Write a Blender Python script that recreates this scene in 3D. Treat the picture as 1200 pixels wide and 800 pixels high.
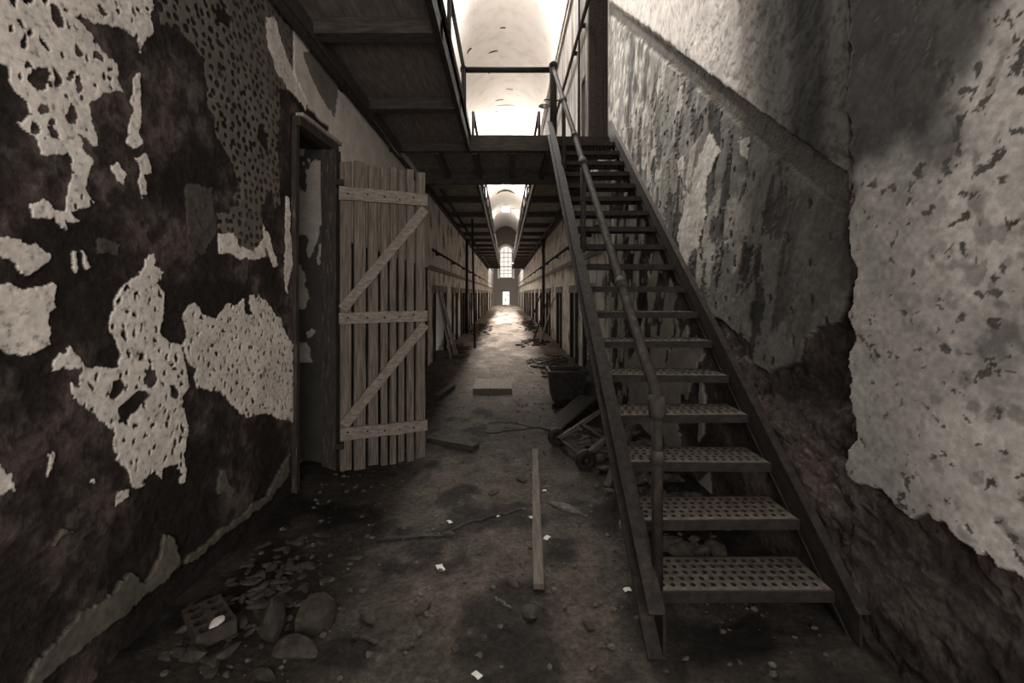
import bpy, math, random
import numpy as np
from mathutils import Vector, Matrix

for o in list(bpy.data.objects):
    bpy.data.objects.remove(o, do_unlink=True)
scene = bpy.context.scene
C = scene.collection
random.seed(7)

# ------------------------------------------------------------------ camera
FPX, VPX, VPY, CAMH = 533.0, 593.0, 343.0, 1.5       # focal length (px of a 1200 px frame), vanishing point, eye height
cam_d = bpy.data.cameras.new('camera')
cam_d.sensor_width = 36.0
cam_d.lens = FPX / 1200 * 36
cam_d.shift_x = (600 - VPX) / 1200
cam_d.shift_y = (VPY - 400) / 1200
cam_d.clip_start, cam_d.clip_end = 0.05, 200
cam = bpy.data.objects.new('camera', cam_d)
cam.location = (0, 0, CAMH)
cam.rotation_euler = (math.pi / 2, 0, 0)
C.objects.link(cam)
scene.camera = cam

# ------------------------------------------------------------------ view, world, daylight
vs = scene.view_settings
vs.view_transform, vs.look, vs.gamma, vs.exposure = 'Standard', 'None', 1.0, 0.0
vs.use_curve_mapping = False
w = bpy.data.worlds.new('overcast_sky')
scene.world = w
w.use_nodes = True
w.node_tree.nodes['Background'].inputs[0].default_value = (1.0, 0.955, 0.905, 1)
w.node_tree.nodes['Background'].inputs[1].default_value = 1.5

def daylight(name, loc, size, rot, power, col=(1.0, 0.955, 0.905)):
    d = bpy.data.lights.new(name, 'AREA')
    d.shape, d.size, d.size_y, d.energy, d.color = 'RECTANGLE', size[0], size[1], power, col
    o = bpy.data.objects.new(name, d)
    o.location, o.rotation_euler = loc, rot
    C.objects.link(o)
    return o

VZ, VR = 8.3, 1.55                      # vault springing height and radius
LEN = 57.0                              # far end wall
SKYLIGHTS = [(3.0, 6.6, 150), (9.6, 12.6, 950), (20.2, 23.4, 1150), (25.3, 29.6, 3300), (31.0, 35.3, 2500), (43.5, 46.5, 900)]  # the last roof light is added to brighten the far end
for a, b, p in SKYLIGHTS:               # daylight falling through each roof light
    daylight('skylight_daylight', (0, (a + b) / 2, VZ + VR + 0.28), (0.84, b - a - 0.1), (0, 0, 0), p)
daylight('rear_window_daylight', (0.15, -1.55, 2.1), (2.5, 2.3), (math.pi / 2, 0, 0), 92, (1.0, 0.925, 0.85))
sun_d = bpy.data.lights.new('sun', 'SUN')
sun_d.energy, sun_d.angle, sun_d.color = 14.0, math.radians(7), (1.0, 0.955, 0.905)
sun = bpy.data.objects.new('sun', sun_d)
sun.rotation_euler = Vector((0.27, -0.03, -1.0)).to_track_quat('-Z', 'Y').to_euler()
C.objects.link(sun)

# ------------------------------------------------------------------ noise
def _h(ix, iy, s):
    n = (ix.astype(np.int64) * 374761393 + iy.astype(np.int64) * 668265263 + s * 974634777) & 0x7fffffff
    n = ((n ^ (n >> 13)) * 1274126177) & 0x7fffffff
    return ((n ^ (n >> 16)) & 0xffff) / 65535.0
def vnoise(x, y, s=0):
    x = np.asarray(x, float); y = np.asarray(y, float)
    ix, iy = np.floor(x), np.floor(y)
    fx, fy = x - ix, y - iy
    fx, fy = fx * fx * (3 - 2 * fx), fy * fy * (3 - 2 * fy)
    a, b, c, d = _h(ix, iy, s), _h(ix + 1, iy, s), _h(ix, iy + 1, s), _h(ix + 1, iy + 1, s)
    return (a + (b - a) * fx) * (1 - fy) + (c + (d - c) * fx) * fy
def fbm(x, y, s=0, o=4):
    t, amp, tot = 0.0, 1.0, 0.0
    for k in range(o):
        t = t + amp * vnoise(x * 2 ** k, y * 2 ** k, s + k * 17)
        tot += amp; amp *= 0.5
    return t / tot
def sstep(a, b, x):
    t = np.clip((x - a) / (b - a), 0, 1)
    return t * t * (3 - 2 * t)
def inpoly(U, V, poly):
    out = np.zeros(U.shape, bool)
    P = np.array(poly)
    bx = (U >= P[:, 0].min()) & (U <= P[:, 0].max()) & (V >= P[:, 1].min()) & (V <= P[:, 1].max())
    if not bx.any(): return out
    u, v = U[bx], V[bx]
    r = np.zeros(u.shape, bool)
    for i in range(len(P)):
        x1, y1 = P[i]; x2, y2 = P[(i + 1) % len(P)]
        if y1 == y2: continue
        c = ((y1 > v) != (y2 > v)) & (u < (x2 - x1) * (v - y1) / (y2 - y1) + x1)
        r ^= c
    out[bx] = r
    return out
def holes(U, V, cu, cv, s, jitter=0.35):
    """distance to the nearest jittered cell centre, in units of the cell"""
    x, y = U / cu, V / cv
    ix, iy = np.floor(x), np.floor(y)
    d = np.full(U.shape, 9.0)
    for dx in (-1, 0, 1):
        for dy in (-1, 0, 1):
            jx, jy = ix + dx, iy + dy
            px = jx + 0.5 + jitter * (_h(jx, jy, s) - .5) * 2 + 0.25 * np.mod(jy, 2)
            py = jy + 0.5 + jitter * (_h(jx, jy, s + 5) - .5) * 2
            r = 0.75 + 0.5 * _h(jx, jy, s + 9)
            d = np.minimum(d, np.hypot(x - px, y - py) / r)
    return d

# ------------------------------------------------------------------ materials
M = {}
def new_mat(name):
    m = bpy.data.materials.new(name)
    m.use_nodes = True
    nt = m.node_tree
    b = nt.nodes['Principled BSDF']
    b.inputs['Specular IOR Level'].default_value = 0.2
    M[name] = m
    return m, nt, b
def nd(nt, t, **kw):
    n = nt.nodes.new(t)
    for k, v in kw.items():
        setattr(n, k, v)
    return n
def grain(nt, scale=(1, 1, 1), noise=8.0, detail=6.0, rough=0.62):
    tc = nd(nt, 'ShaderNodeTexCoord'); mp = nd(nt, 'ShaderNodeMapping')
    mp.inputs['Scale'].default_value = scale
    nt.links.new(tc.outputs['Object'], mp.inputs[0])
    n = nd(nt, 'ShaderNodeTexNoise')
    n.inputs['Scale'].default_value, n.inputs['Detail'].default_value, n.inputs['Roughness'].default_value = noise, detail, rough
    nt.links.new(mp.outputs[0], n.inputs['Vector'])
    return n, mp
def ramp(nt, src, stops):
    r = nd(nt, 'ShaderNodeValToRGB')
    e = r.color_ramp.elements
    while len(e) < len(stops): e.new(0.5)
    for i, (p, c) in enumerate(stops):
        e[i].position = p; e[i].color = (*c, 1)
    nt.links.new(src, r.inputs[0])
    return r
def bump(nt, b, src, strength=0.4, dist=0.01):
    k = nd(nt, 'ShaderNodeBump')
    k.inputs['Strength'].default_value, k.inputs['Distance'].default_value = strength, dist
    nt.links.new(src, k.inputs['Height']); nt.links.new(k.outputs[0], b.inputs['Normal'])
def mottled(name, stops, scale=(1, 1, 1), noise=8.0, rough=0.9, bs=0.4, bd=0.01, metal=0.0, detail=6.0):
    m, nt, b = new_mat(name)
    n, mp = grain(nt, scale, noise, detail)
    r = ramp(nt, n.outputs['Fac'], stops)
    nt.links.new(r.outputs[0], b.inputs['Base Color'])
    b.inputs['Roughness'].default_value, b.inputs['Metallic'].default_value = rough, metal
    if bs: bump(nt, b, n.outputs['Fac'], bs, bd)
    return m
def toned(name, noise=60.0, lo=0.6, hi=1.35, rough=0.9, bs=0.5, bd=0.006):
    """albedo from the mesh's 'tone' attribute (which layer of wall is exposed), mottled by grain"""
    m, nt, b = new_mat(name)
    at = nd(nt, 'ShaderNodeAttribute', attribute_name='tone')
    n, mp = grain(nt, (1, 1, 1), noise, 8.0, 0.7)
    r = ramp(nt, n.outputs['Fac'], [(0.3, (lo,) * 3), (0.7, (hi,) * 3)])
    mx = nd(nt, 'ShaderNodeMix', data_type='RGBA', blend_type='MULTIPLY')
    mx.inputs[0].default_value = 1.0
    nt.links.new(at.outputs['Color'], mx.inputs[6]); nt.links.new(r.outputs[0], mx.inputs[7])
    nt.links.new(mx.outputs[2], b.inputs['Base Color'])
    b.inputs['Roughness'].default_value = rough
    bump(nt, b, n.outputs['Fac'], bs, bd)
    return m
toned('peeling_wall', 45, 0.55, 1.4, 0.92, 0.7, 0.012)
toned('plaster', 55, 0.80, 1.15, 0.9, 0.3, 0.004)
toned('dirt_floor', 40, 0.45, 1.6, 0.95, 0.9, 0.02)
mottled('stained_plaster', [(0.36, (.12, .10, .085)), (0.43, (.46, .425, .38)), (0.50, (.82, .78, .73)), (0.75, (.90, .87, .83))], (1, 1.0, 0.62), 2.7, 0.9, 0.5, 0.02, 0.0, 12.0)
mottled('streaked_plaster', [(0.36, (.035, .030, .026)), (0.47, (.105, .095, .084)), (0.60, (.20, .185, .166)), (0.75, (.28, .262, .238))], (1, 1, 0.16), 4.2, 0.9, 0.5, 0.02)
mottled('whitewash', [(0.25, (.70, .665, .63)), (0.5, (.85, .82, .785)), (0.75, (.89, .865, .835))], (1, 1, 0.6), 2.2, 0.9, 0.25, 0.02)
mottled('dark_masonry', [(0.3, (.030, .023, .021)), (0.7, (.075, .060, .053))], (1, 1, 1), 12, 0.95, 0.8, 0.02)
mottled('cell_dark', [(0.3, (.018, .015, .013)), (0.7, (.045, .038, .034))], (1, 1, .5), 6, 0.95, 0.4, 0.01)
mottled('grime_boards', [(0.3, (.13, .11, .10)), (0.7, (.27, .235, .21))], (3, .5, 3), 9, 0.9, 0.5, 0.01)
mottled('soffit', [(0.3, (.13, .112, .098)), (0.7, (.32, .285, .255))], (1, 1.5, 1), 5, 0.9, 0.5, 0.01)
mottled('joist_timber', [(0.3, (.040, .033, .029)), (0.7, (.10, .086, .076))], (1, 6, 6), 6, 0.9, 0.4, 0.01)
mottled('stone_trim', [(0.3, (.17, .15, .13)), (0.7, (.36, .325, .29))], (1, 1, 1), 7, 0.9, 0.5, 0.01)
mottled('rusty_iron', [(0.3, (.018, .014, .0125)), (0.55, (.038, .031, .027)), (0.75, (.068, .057, .049))], (1, 1, 1), 24, 0.75, 0.5, 0.003, 0.15)
mottled('worn_pipe', [(0.3, (.024, .019, .017)), (0.55, (.052, .043, .037)), (0.75, (.10, .086, .074))], (1, 1, .4), 26, 0.7, 0.4, 0.002, 0.1)
mottled('black_iron', [(0.3, (.016, .013, .012)), (0.7, (.045, .038, .034))], (1, 1, 1), 20, 0.7, 0.4, 0.003, 0.2)
mottled('tread_iron', [(0.3, (.058, .047, .040)), (0.55, (.125, .105, .089)), (0.78, (.22, .19, .163))], (1, 1, 1), 18, 0.7, 0.5, 0.003, 0.1)
mottled('weathered_wood', [(0.28, (.065, .054, .045)), (0.5, (.165, .140, .118)), (0.72, (.27, .235, .203))], (9, 9, .5), 9, 0.9, 0.7, 0.006)
mottled('rail_wood', [(0.25, (.13, .11, .093)), (0.5, (.25, .217, .188)), (0.75, (.38, .335, .293))], (.8, 6, 9), 7, 0.9, 0.7, 0.006)
mottled('frame_wood', [(0.3, (.028, .022, .020)), (0.58, (.055, .046, .040)), (0.74, (.16, .143, .128))], (5, 5, .8), 10, 0.85, 0.6, 0.006)
mottled('lying_timber', [(0.3, (.07, .058, .048)), (0.7, (.17, .145, .12))], (9, .6, 9), 8, 0.9, 0.6, 0.005)
mottled('pale_timber', [(0.3, (.22, .19, .165)), (0.7, (.46, .41, .365))], (6, 6, .8), 8, 0.9, 0.5, 0.005)
mottled('dark_timber', [(0.3, (.030, .024, .021)), (0.7, (.075, .062, .053))], (3, 3, 3), 8, 0.9, 0.5, 0.008)
mottled('paper', [(0.3, (.55, .52, .48)), (0.7, (.78, .75, .71))], (1, 1, 1), 30, 0.8, 0.2, 0.002)
mottled('rubble', [(0.3, (.045, .037, .032)), (0.6, (.12, .102, .088)), (0.78, (.30, .27, .24))], (1, 1, 1), 22, 0.95, 0.6, 0.006)
mottled('dirt_crumbs', [(0.3, (.03, .025, .022)), (0.6, (.07, .059, .051)), (0.8, (.2, .18, .16))], (1, 1, 1), 18, 0.95, 0.6, 0.006)
mottled('lamp_enamel', [(0.3, (.12, .11, .10)), (0.7, (.20, .18, .165))], (1, 1, 1), 12, 0.5, 0.1, 0.002)
def emit(name, col, s):
    m, nt, b = new_mat(name)
    b.inputs['Base Color'].default_value = (*col, 1)
    b.inputs['Emission Color'].default_value = (*col, 1)
    b.inputs['Emission Strength'].default_value = s
    return m
emit('daylit_glass', (1.0, .95, .89), 0.72)

# ------------------------------------------------------------------ mesh helpers
class MB:
    def __init__(s): s.v, s.f = [], []
    def add(s, v, f):
        k = len(s.v)
        s.v += [tuple(p) for p in v]; s.f += [tuple(i + k for i in q) for q in f]
        return s
    def box(s, x0, x1, y0, y1, z0, z1, jit=0.0):
        v = [(x, y, z) for x in (x0, x1) for y in (y0, y1) for z in (z0, z1)]
        if jit: v = [tuple(c + random.uniform(-jit, jit) for c in p) for p in v]
        return s.add(v, [(0, 1, 3, 2), (4, 6, 7, 5), (0, 4, 5, 1), (2, 3, 7, 6), (0, 2, 6, 4), (1, 5, 7, 3)])
    def beam(s, a, b, wd, th, up=(0, 0, 1), n=1, wob=0.0):
        """bar from a to b, wd across, th along up; n pieces with a slight wobble"""
        a, b = Vector(a), Vector(b)
        d = (b - a).normalized(); side = d.cross(Vector(up)).normalized(); u = side.cross(d)
        v, f = [], []
        for i in range(n + 1):
            p = a.lerp(b, i / n)
            q = 1.0
            if wob: p = p + side * random.uniform(-wob, wob) + u * random.uniform(-wob, wob); q = random.uniform(.9, 1.06)
            for (i1, i2) in ((-1, -1), (1, -1), (1, 1), (-1, 1)):
                v.append(p + side * (i1 * wd / 2 * q) + u * (i2 * th / 2 * q))
        for i in range(n):
            for k in range(4):
                f.append((i * 4 + k, i * 4 + (k + 1) % 4, i * 4 + 4 + (k + 1) % 4, i * 4 + 4 + k))
        f += [(3, 2, 1, 0), (n * 4, n * 4 + 1, n * 4 + 2, n * 4 + 3)]
        return s.add(v, f)
    def tube(s, pts, r, seg=10, rr=None):
        pts = [Vector(p) for p in pts]; n = len(pts)
        rr = rr or [r] * n
        v, f = [], []
        ref = None
        for i, p in enumerate(pts):
            t = (pts[min(i + 1, n - 1)] - pts[max(i - 1, 0)]).normalized()
            if ref is None:
                ref = Vector((0, 0, 1)) if abs(t.z) < .9 else Vector((1, 0, 0))
            a = t.cross(ref).normalized(); b = a.cross(t).normalized(); ref = b
            for k in range(seg):
                q = 2 * math.pi * k / seg
                v.append(p + (a * math.cos(q) + b * math.sin(q)) * rr[i])
        for i in range(n - 1):
            for k in range(seg):
                f.append((i * seg + k, i * seg + (k + 1) % seg, (i + 1) * seg + (k + 1) % seg, (i + 1) * seg + k))
        f += [tuple(range(seg - 1, -1, -1)), tuple((n - 1) * seg + k for k in range(seg))]
        return s.add(v, f)
    def lathe(s, prof, axis, origin, seg=14):
        """prof: (radius, distance along axis)"""
        ax = Vector(axis).normalized(); o = Vector(origin)
        ref = Vector((0, 0, 1)) if abs(ax.z) < .9 else Vector((1, 0, 0))
        a = ax.cross(ref).normalized(); b = ax.cross(a)
        v, f = [], []
        for (r, h) in prof:
            for k in range(seg):
                q = 2 * math.pi * k / seg
                v.append(o + ax * h + (a * math.cos(q) + b * math.sin(q)) * r)
        for i in range(len(prof) - 1):
            for k in range(seg):
                f.append((i * seg + k, i * seg + (k + 1) % seg, (i + 1) * seg + (k + 1) % seg, (i + 1) * seg + k))
        return s.add(v, f)
    def rock(s, c, r, sq=(1, 1, .6)):
        v, f = [], []
        t = (1 + 5 ** .5) / 2
        base = [(-1, t, 0), (1, t, 0), (-1, -t, 0), (1, -t, 0), (0, -1, t), (0, 1, t), (0, -1, -t), (0, 1, -t), (t, 0, -1), (t, 0, 1), (-t, 0, -1), (-t, 0, 1)]
        rz = random.uniform(0, 6.28)
        for p in base:
            k = r / 1.9 * random.uniform(.65, 1.2)
            x, y, z = p[0] * k * sq[0], p[1] * k * sq[1], p[2] * k * sq[2]
            v.append((c[0] + x * math.cos(rz) - y * math.sin(rz), c[1] + x * math.sin(rz) + y * math.cos(rz), c[2] + z))
        f = [(0, 11, 5), (0, 5, 1), (0, 1, 7), (0, 7, 10), (0, 10, 11), (1, 5, 9), (5, 11, 4), (11, 10, 2), (10, 7, 6), (7, 1, 8), (3, 9, 4), (3, 4, 2), (3, 2, 6), (3, 6, 8), (3, 8, 9), (4, 9, 5), (2, 4, 11), (6, 2, 10), (8, 6, 7), (9, 8, 1)]
        if r > .028:
            mid, f2 = {}, []
            def mp(p, q):
                k = (min(p, q), max(p, q))
                if k not in mid:
                    w_ = [(v[p][c_] + v[q][c_]) / 2 for c_ in range(3)]
                    g = random.uniform(1.02, 1.22)
                    v.append(tuple(c[c_] + (w_[c_] - c[c_]) * g for c_ in range(3))); mid[k] = len(v) - 1
                return mid[k]
            for (p, q, w_) in f:
                a1, a2, a3 = mp(p, q), mp(q, w_), mp(w_, p)
                f2 += [(p, a1, a3), (a1, q, a2), (a3, a2, w_), (a1, a2, a3)]
            f = f2
        return s.add(v, f)
    def build(s, name, mat, parent=None, smooth=False, origin=None):
        V = np.array(s.v, float)
        if parent is not None:
            o = np.array(world_loc(parent))
        elif origin is not None:
            o = np.array(origin, float)
        else:
            o = np.array([(V[:, 0].min() + V[:, 0].max()) / 2, (V[:, 1].min() + V[:, 1].max()) / 2, V[:, 2].min()])
        me = bpy.data.meshes.new(name)
        me.from_pydata((V - o).tolist(), [], s.f)
        me.materials.append(M[mat])
        if smooth: me.shade_smooth()
        me.update()
        ob = bpy.data.objects.new(name, me)
        C.objects.link(ob)
        if parent is not None: ob.parent = parent
        else: ob.location = o
        return ob
def world_loc(o):
    l = Vector(o.location)
    while o.parent is not None:
        o = o.parent; l = l + Vector(o.location)
    return l
def tag(o, label=None, cat=None, group=None, kind=None):
    if label: o['label'] = label
    if cat: o['category'] = cat
    if group: o['group'] = group
    if kind: o['kind'] = kind
    return o
def thing(name, loc, label, cat, group=None):
    o = bpy.data.objects.new(name, None)
    o.empty_display_size = 0.1
    o.location = loc
    C.objects.link(o)
    return tag(o, label, cat, group)
def np_mesh(name, V, Q, tone, mat, parent=None, smooth=True):
    """quads Q over verts V with a per-vertex tone"""
    used = np.unique(Q)
    remap = np.full(len(V), -1, np.int64); remap[used] = np.arange(len(used))
    V2, Q2, T2 = V[used], remap[Q], tone[used]
    o = np.array(world_loc(parent)) if parent is not None else np.zeros(3)
    me = bpy.data.meshes.new(name)
    me.vertices.add(len(V2)); me.vertices.foreach_set('co', (V2 - o).astype(np.float32).ravel())
    me.loops.add(len(Q2) * 4); me.loops.foreach_set('vertex_index', Q2.astype(np.int32).ravel())
    me.polygons.add(len(Q2))
    me.polygons.foreach_set('loop_start', (np.arange(len(Q2)) * 4).astype(np.int32))
    me.polygons.foreach_set('use_smooth', np.full(len(Q2), smooth))
    me.update(calc_edges=True)
    at = me.attributes.new('tone', 'FLOAT_COLOR', 'POINT')
    at.data.foreach_set('color', np.column_stack([T2, np.ones(len(T2))]).astype(np.float32).ravel())
    me.materials.append(M[mat])
    ob = bpy.data.objects.new(name, me)
    C.objects.link(ob)
    if parent is not None: ob.parent = parent
    return ob

# ------------------------------------------------------------------ floor
def floor_h(x, y):
    x = np.asarray(x, float); y = np.asarray(y, float)
    h = 0.035 * (fbm(x * 2.2, y * 2.2, 3, 4) - .5) + 0.02 * (fbm(x * 11, y * 11, 8, 3) - .5)
    edge = sstep(0.75, 1.5, np.abs(x + 0.05 * np.sin(y * 1.3)))
    h = h + edge * 0.10 * fbm(x * 3.5, y * 1.7, 21, 3) * sstep(0, 1, 30 - y)
    mound = np.exp(-((x - 0.95) / 0.4) ** 2 - ((y - 4.3) / 1.5) ** 2)
    h = h + 0.13 * mound * fbm(x * 5, y * 5, 33, 3) * 1.4
    door = np.exp(-((x + 1.05) / 0.5) ** 2 - ((y - 3.95) / 0.25) ** 2)
    h = h * (1 - 0.8 * door) - 0.045 * door
    return h - 0.01
def fz(x, y): return float(floor_h(np.array([x]), np.array([y]))[0])
def build_floor():
    ys = np.exp(np.linspace(math.log(0.7), math.log(LEN + .5), 620)); xs = np.linspace(-1.75, 1.75, 190)
    ys = np.concatenate([np.linspace(-3.2, .69, 40), ys])
    X, Y = np.meshgrid(xs, ys)
    Z = floor_h(X, Y)
    clump = sstep(.56, .72, fbm(X * 3.1, Y * 2.6, 51, 4)) * sstep(9, 5, Y)
    Z = Z + 0.018 * clump * fbm(X * 30, Y * 30, 5, 2)
    V = np.column_stack([X.ravel(), Y.ravel(), Z.ravel()])
    path = sstep(1.15, .25, np.abs(X + 0.1 - 0.12 * np.sin(Y))) * (0.6 + 0.4 * fbm(X * 2, Y * 1.5, 61, 3))
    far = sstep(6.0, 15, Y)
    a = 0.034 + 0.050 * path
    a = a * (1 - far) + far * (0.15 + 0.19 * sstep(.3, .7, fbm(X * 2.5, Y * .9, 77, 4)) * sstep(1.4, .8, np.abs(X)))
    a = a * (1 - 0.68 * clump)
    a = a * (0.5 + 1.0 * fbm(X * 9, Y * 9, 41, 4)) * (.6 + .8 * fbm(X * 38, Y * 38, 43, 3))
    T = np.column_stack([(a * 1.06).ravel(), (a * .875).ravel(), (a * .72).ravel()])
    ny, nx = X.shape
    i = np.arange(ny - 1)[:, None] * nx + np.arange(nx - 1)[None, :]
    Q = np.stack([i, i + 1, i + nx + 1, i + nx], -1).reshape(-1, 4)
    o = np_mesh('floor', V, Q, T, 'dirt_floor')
    tag(o, kind='structure')
build_floor()
# ------------------------------------------------------------------ near walls: masonry with plaster relief
XL, XR = -1.55, 1.5
def lw(x, y):                       # photo pixel -> (Y, Z) on the left wall plane
    Y = XL * FPX / (x - VPX)
    return (Y, CAMH + (VPY - y) * Y / FPX)
def rw(x, y):
    Y = XR * FPX / (x - VPX)
    return (Y, CAMH + (VPY - y) * Y / FPX)
def polyL(pts, sc=2.0, oy=0.0):
    return [lw(x / sc, oy + y / sc) for x, y in pts]
def comps(mask):
    """4-connected components of a boolean face grid"""
    ny, nx = mask.shape
    lab = np.zeros(mask.shape, np.int32)
    m = mask.tolist(); L = [[0] * nx for _ in range(ny)]
    k = 0; sizes = [0]
    for j in range(ny):
        mj = m[j]
        for i in range(nx):
            if mj[i] and not L[j][i]:
                k += 1; L[j][i] = k; st = [(j, i)]; n = 0
                while st:
                    a, b_ = st.pop(); n += 1
                    for c, d in ((a + 1, b_), (a - 1, b_), (a, b_ + 1), (a, b_ - 1)):
                        if 0 <= c < ny and 0 <= d < nx and m[c][d] and not L[c][d]:
                            L[c][d] = k; st.append((c, d))
                sizes.append(n)
    return np.array(L), np.array(sizes)
def relief_wall(name, ys, zs, side, func, xplane, parent=None):
    """side +1: faces +X. func -> (height off the plane, rgb, is_plaster)"""
    Y, Z = np.meshgrid(ys, zs)
    H, T, P = func(Y, Z)
    V = np.column_stack([(xplane + side * H).ravel(), Y.ravel(), Z.ravel()])
    ny, nx = Y.shape
    i = np.arange(ny - 1)[:, None] * nx + np.arange(nx - 1)[None, :]
    Q = np.stack([i, i + 1, i + nx + 1, i + nx], -1)
    if side < 0: Q = Q[..., ::-1]
    fm = (P[:-1, :-1].astype(int) + P[1:, :-1] + P[:-1, 1:] + P[1:, 1:]) >= 2
    T = T.reshape(-1, 3)
    wall = np_mesh(name, V, Q[~fm], T, 'peeling_wall', parent)
    if parent is None: tag(wall, kind='structure')
    lab, sizes = comps(fm)
    big = [k for k in range(1, len(sizes)) if sizes[k] >= 120]
    for k in sorted(big, key=lambda k: -sizes[k])[:40]:
        np_mesh('plaster_patch', V, Q[lab == k], T, 'plaster', wall if parent is None else parent)
    rest = fm & ~np.isin(lab, sorted(big, key=lambda k: -sizes[k])[:40])
    if rest.any():
        fl = np_mesh('plaster_flakes', V, Q[rest], T, 'plaster', wall if parent is None else parent)
        fl['kind'] = 'stuff'
    return wall

A = polyL([(-60, -60), (355, -60), (357, 68), (335, 90), (325, 130), (318, 95), (280, 75), (240, 55), (190, 35), (175, 40), (205, 65), (225, 100), (265, 150), (290, 220), (240, 210), (205, 245), (230, 345), (200, 335), (170, 320), (185, 350), (215, 380), (210, 420), (205, 450), (225, 475), (180, 495), (165, 500), (182, 520), (160, 525), (165, 555), (130, 525), (75, 520), (70, 485), (100, 478), (130, 500), (148, 505), (148, 450), (165, 400), (150, 375), (90, 360), (75, 320), (35, 285), (60, 262), (75, 260), (45, 215), (25, 160), (-60, 120)])
AH = [(42, 10, 10, 14), (130, 45, 12, 22), (105, 10, 10, 14), (45, 60, 7, 7), (58, 95, 7, 10), (102, 102, 9, 9), (92, 182, 18, 22), (125, 175, 11, 18), (178, 195, 9, 18), (92, 248, 10, 12), (78, 297, 15, 18), (70, 150, 7, 7), (180, 125, 11, 9), (230, 130, 6, 7), (165, 265, 14, 22), (245, 178, 6, 7), (258, 183, 5, 7), (130, 310, 12, 18), (230, 20, 9, 10), (275, 30, 7, 9), (160, 70, 6, 8)]
LIGHT = [A,
    polyL([(305, 175), (325, 175), (328, 250), (330, 330), (310, 345), (295, 330), (305, 280), (310, 230)]),
    polyL([(310, 370), (340, 358), (358, 395), (355, 415), (342, 408), (345, 455), (325, 460), (318, 430), (330, 400)]),
    polyL([(258, 400), (278, 390), (288, 410), (282, 432), (262, 415)]),
    polyL([(-60, 545), (40, 560), (85, 570), (130, 600), (125, 615), (90, 632), (45, 632), (30, 605), (-60, 580)]),
    polyL([(-60, 665), (40, 662), (75, 670), (130, 672), (137, 730), (120, 740), (120, 805), (60, 835), (30, 830), (-60, 800)]),
    polyL([(345, 600), (358, 605), (360, 625), (380, 640), (372, 662), (360, 668), (383, 680), (378, 740), (385, 750), (375, 775), (392, 800), (430, 815), (435, 860), (445, 900), (425, 930), (440, 1040), (438, 1100), (437, 1128), (422, 1128), (425, 1100), (400, 1085), (380, 1095), (376, 1128), (368, 1100), (345, 1110), (330, 1140), (310, 1140), (290, 1100), (270, 1080), (265, 1030), (270, 1015), (210, 965), (165, 935), (160, 900), (190, 912), (185, 880), (180, 855), (150, 855), (115, 875), (130, 845), (165, 810), (185, 835), (200, 850), (240, 860), (272, 865), (275, 830), (262, 770), (265, 740), (285, 672), (300, 655), (330, 632)]),
    polyL([(430, 735), (440, 715), (455, 710), (470, 735), (500, 745), (530, 710), (550, 715), (575, 700), (578, 740), (590, 745), (585, 700), (600, 688), (620, 700), (640, 730), (655, 745), (668, 790), (685, 800), (690, 900), (690, 988), (660, 985), (635, 965), (575, 983), (550, 960), (510, 915), (460, 910), (455, 860), (430, 820)]),
    polyL([(510, 545), (545, 545), (560, 580), (590, 590), (620, 555), (622, 600), (560, 612), (510, 592)]),
    polyL([(612, 530), (632, 545), (650, 620), (640, 625), (622, 580)]),
    polyL([(670, 460), (678, 462), (682, 620), (672, 690), (664, 640)]),
    polyL([(620, 40), (640, 45), (655, 90), (690, 180), (716, 240), (716, 258), (700, 235), (650, 180), (622, 110)]),
    polyL([(265, 1150), (300, 1140), (298, 1165), (262, 1185)]), polyL([(110, 1060), (126, 1060), (120, 1100), (108, 1120)]),
    polyL([(-60, 1080), (12, 1110), (18, 1160), (-60, 1180)]), polyL([(172, 598), (184, 602), (182, 640), (174, 635)]), polyL([(190, 590), (218, 628), (205, 635)]), polyL([(210, 1130), (222, 1120), (220, 1140)]),
]
GH = [(265, 915, 17, 21), (350, 885, 14, 24), (408, 920, 9, 21), (335, 835, 9, 11), (320, 690, 10, 5), (408, 860, 6, 6), (395, 985, 4, 8)]
GP = polyL([(280, 960), (320, 918), (348, 925), (330, 955), (295, 1000), (288, 985)])
LOW = [polyL([(385, 1245), (410, 1280), (418, 1320), (390, 1355), (330, 1400), (210, 1500), (60, 1630), (40, 1620), (120, 1515), (190, 1420), (260, 1390), (300, 1355), (335, 1360), (365, 1310), (378, 1260)]),
       polyL([(515, 1100), (530, 1105), (530, 1140), (546, 1145), (540, 1165), (510, 1160)]),
       polyL([(680, 1060), (676, 1110), (630, 1170), (560, 1225), (480, 1285), (430, 1320), (430, 1308), (560, 1205), (620, 1160), (660, 1090)]),
       polyL([(150, 1235), (168, 1245), (140, 1265), (128, 1278), (135, 1250)])]
GREY = polyL([(365, -60), (660, -60), (668, 40), (720, 130), (700, 215), (652, 205), (655, 480), (640, 490), (622, 470), (605, 500), (625, 560), (640, 600), (560, 610), (512, 590), (508, 500), (540, 490), (560, 430), (540, 370), (515, 330), (490, 240), (480, 150), (440, 90), (380, 60)])
GREY2 = [polyL([(440, 430), (500, 440), (508, 540), (470, 600), (435, 560)]), polyL([(225, 565), (290, 570), (285, 600), (230, 598)])]
def ell(U, V, lst, sc=2.0):
    out = np.zeros(U.shape, bool)
    for (x, y, a, b_) in lst:
        c = lw(x / sc, y / sc); cu = lw((x + a) / sc, y / sc); cv = lw(x / sc, (y + b_) / sc)
        out |= ((U - c[0]) / (cu[0] - c[0])) ** 2 + ((V - c[1]) / (cv[1] - c[1])) ** 2 < 1
    return out
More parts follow.
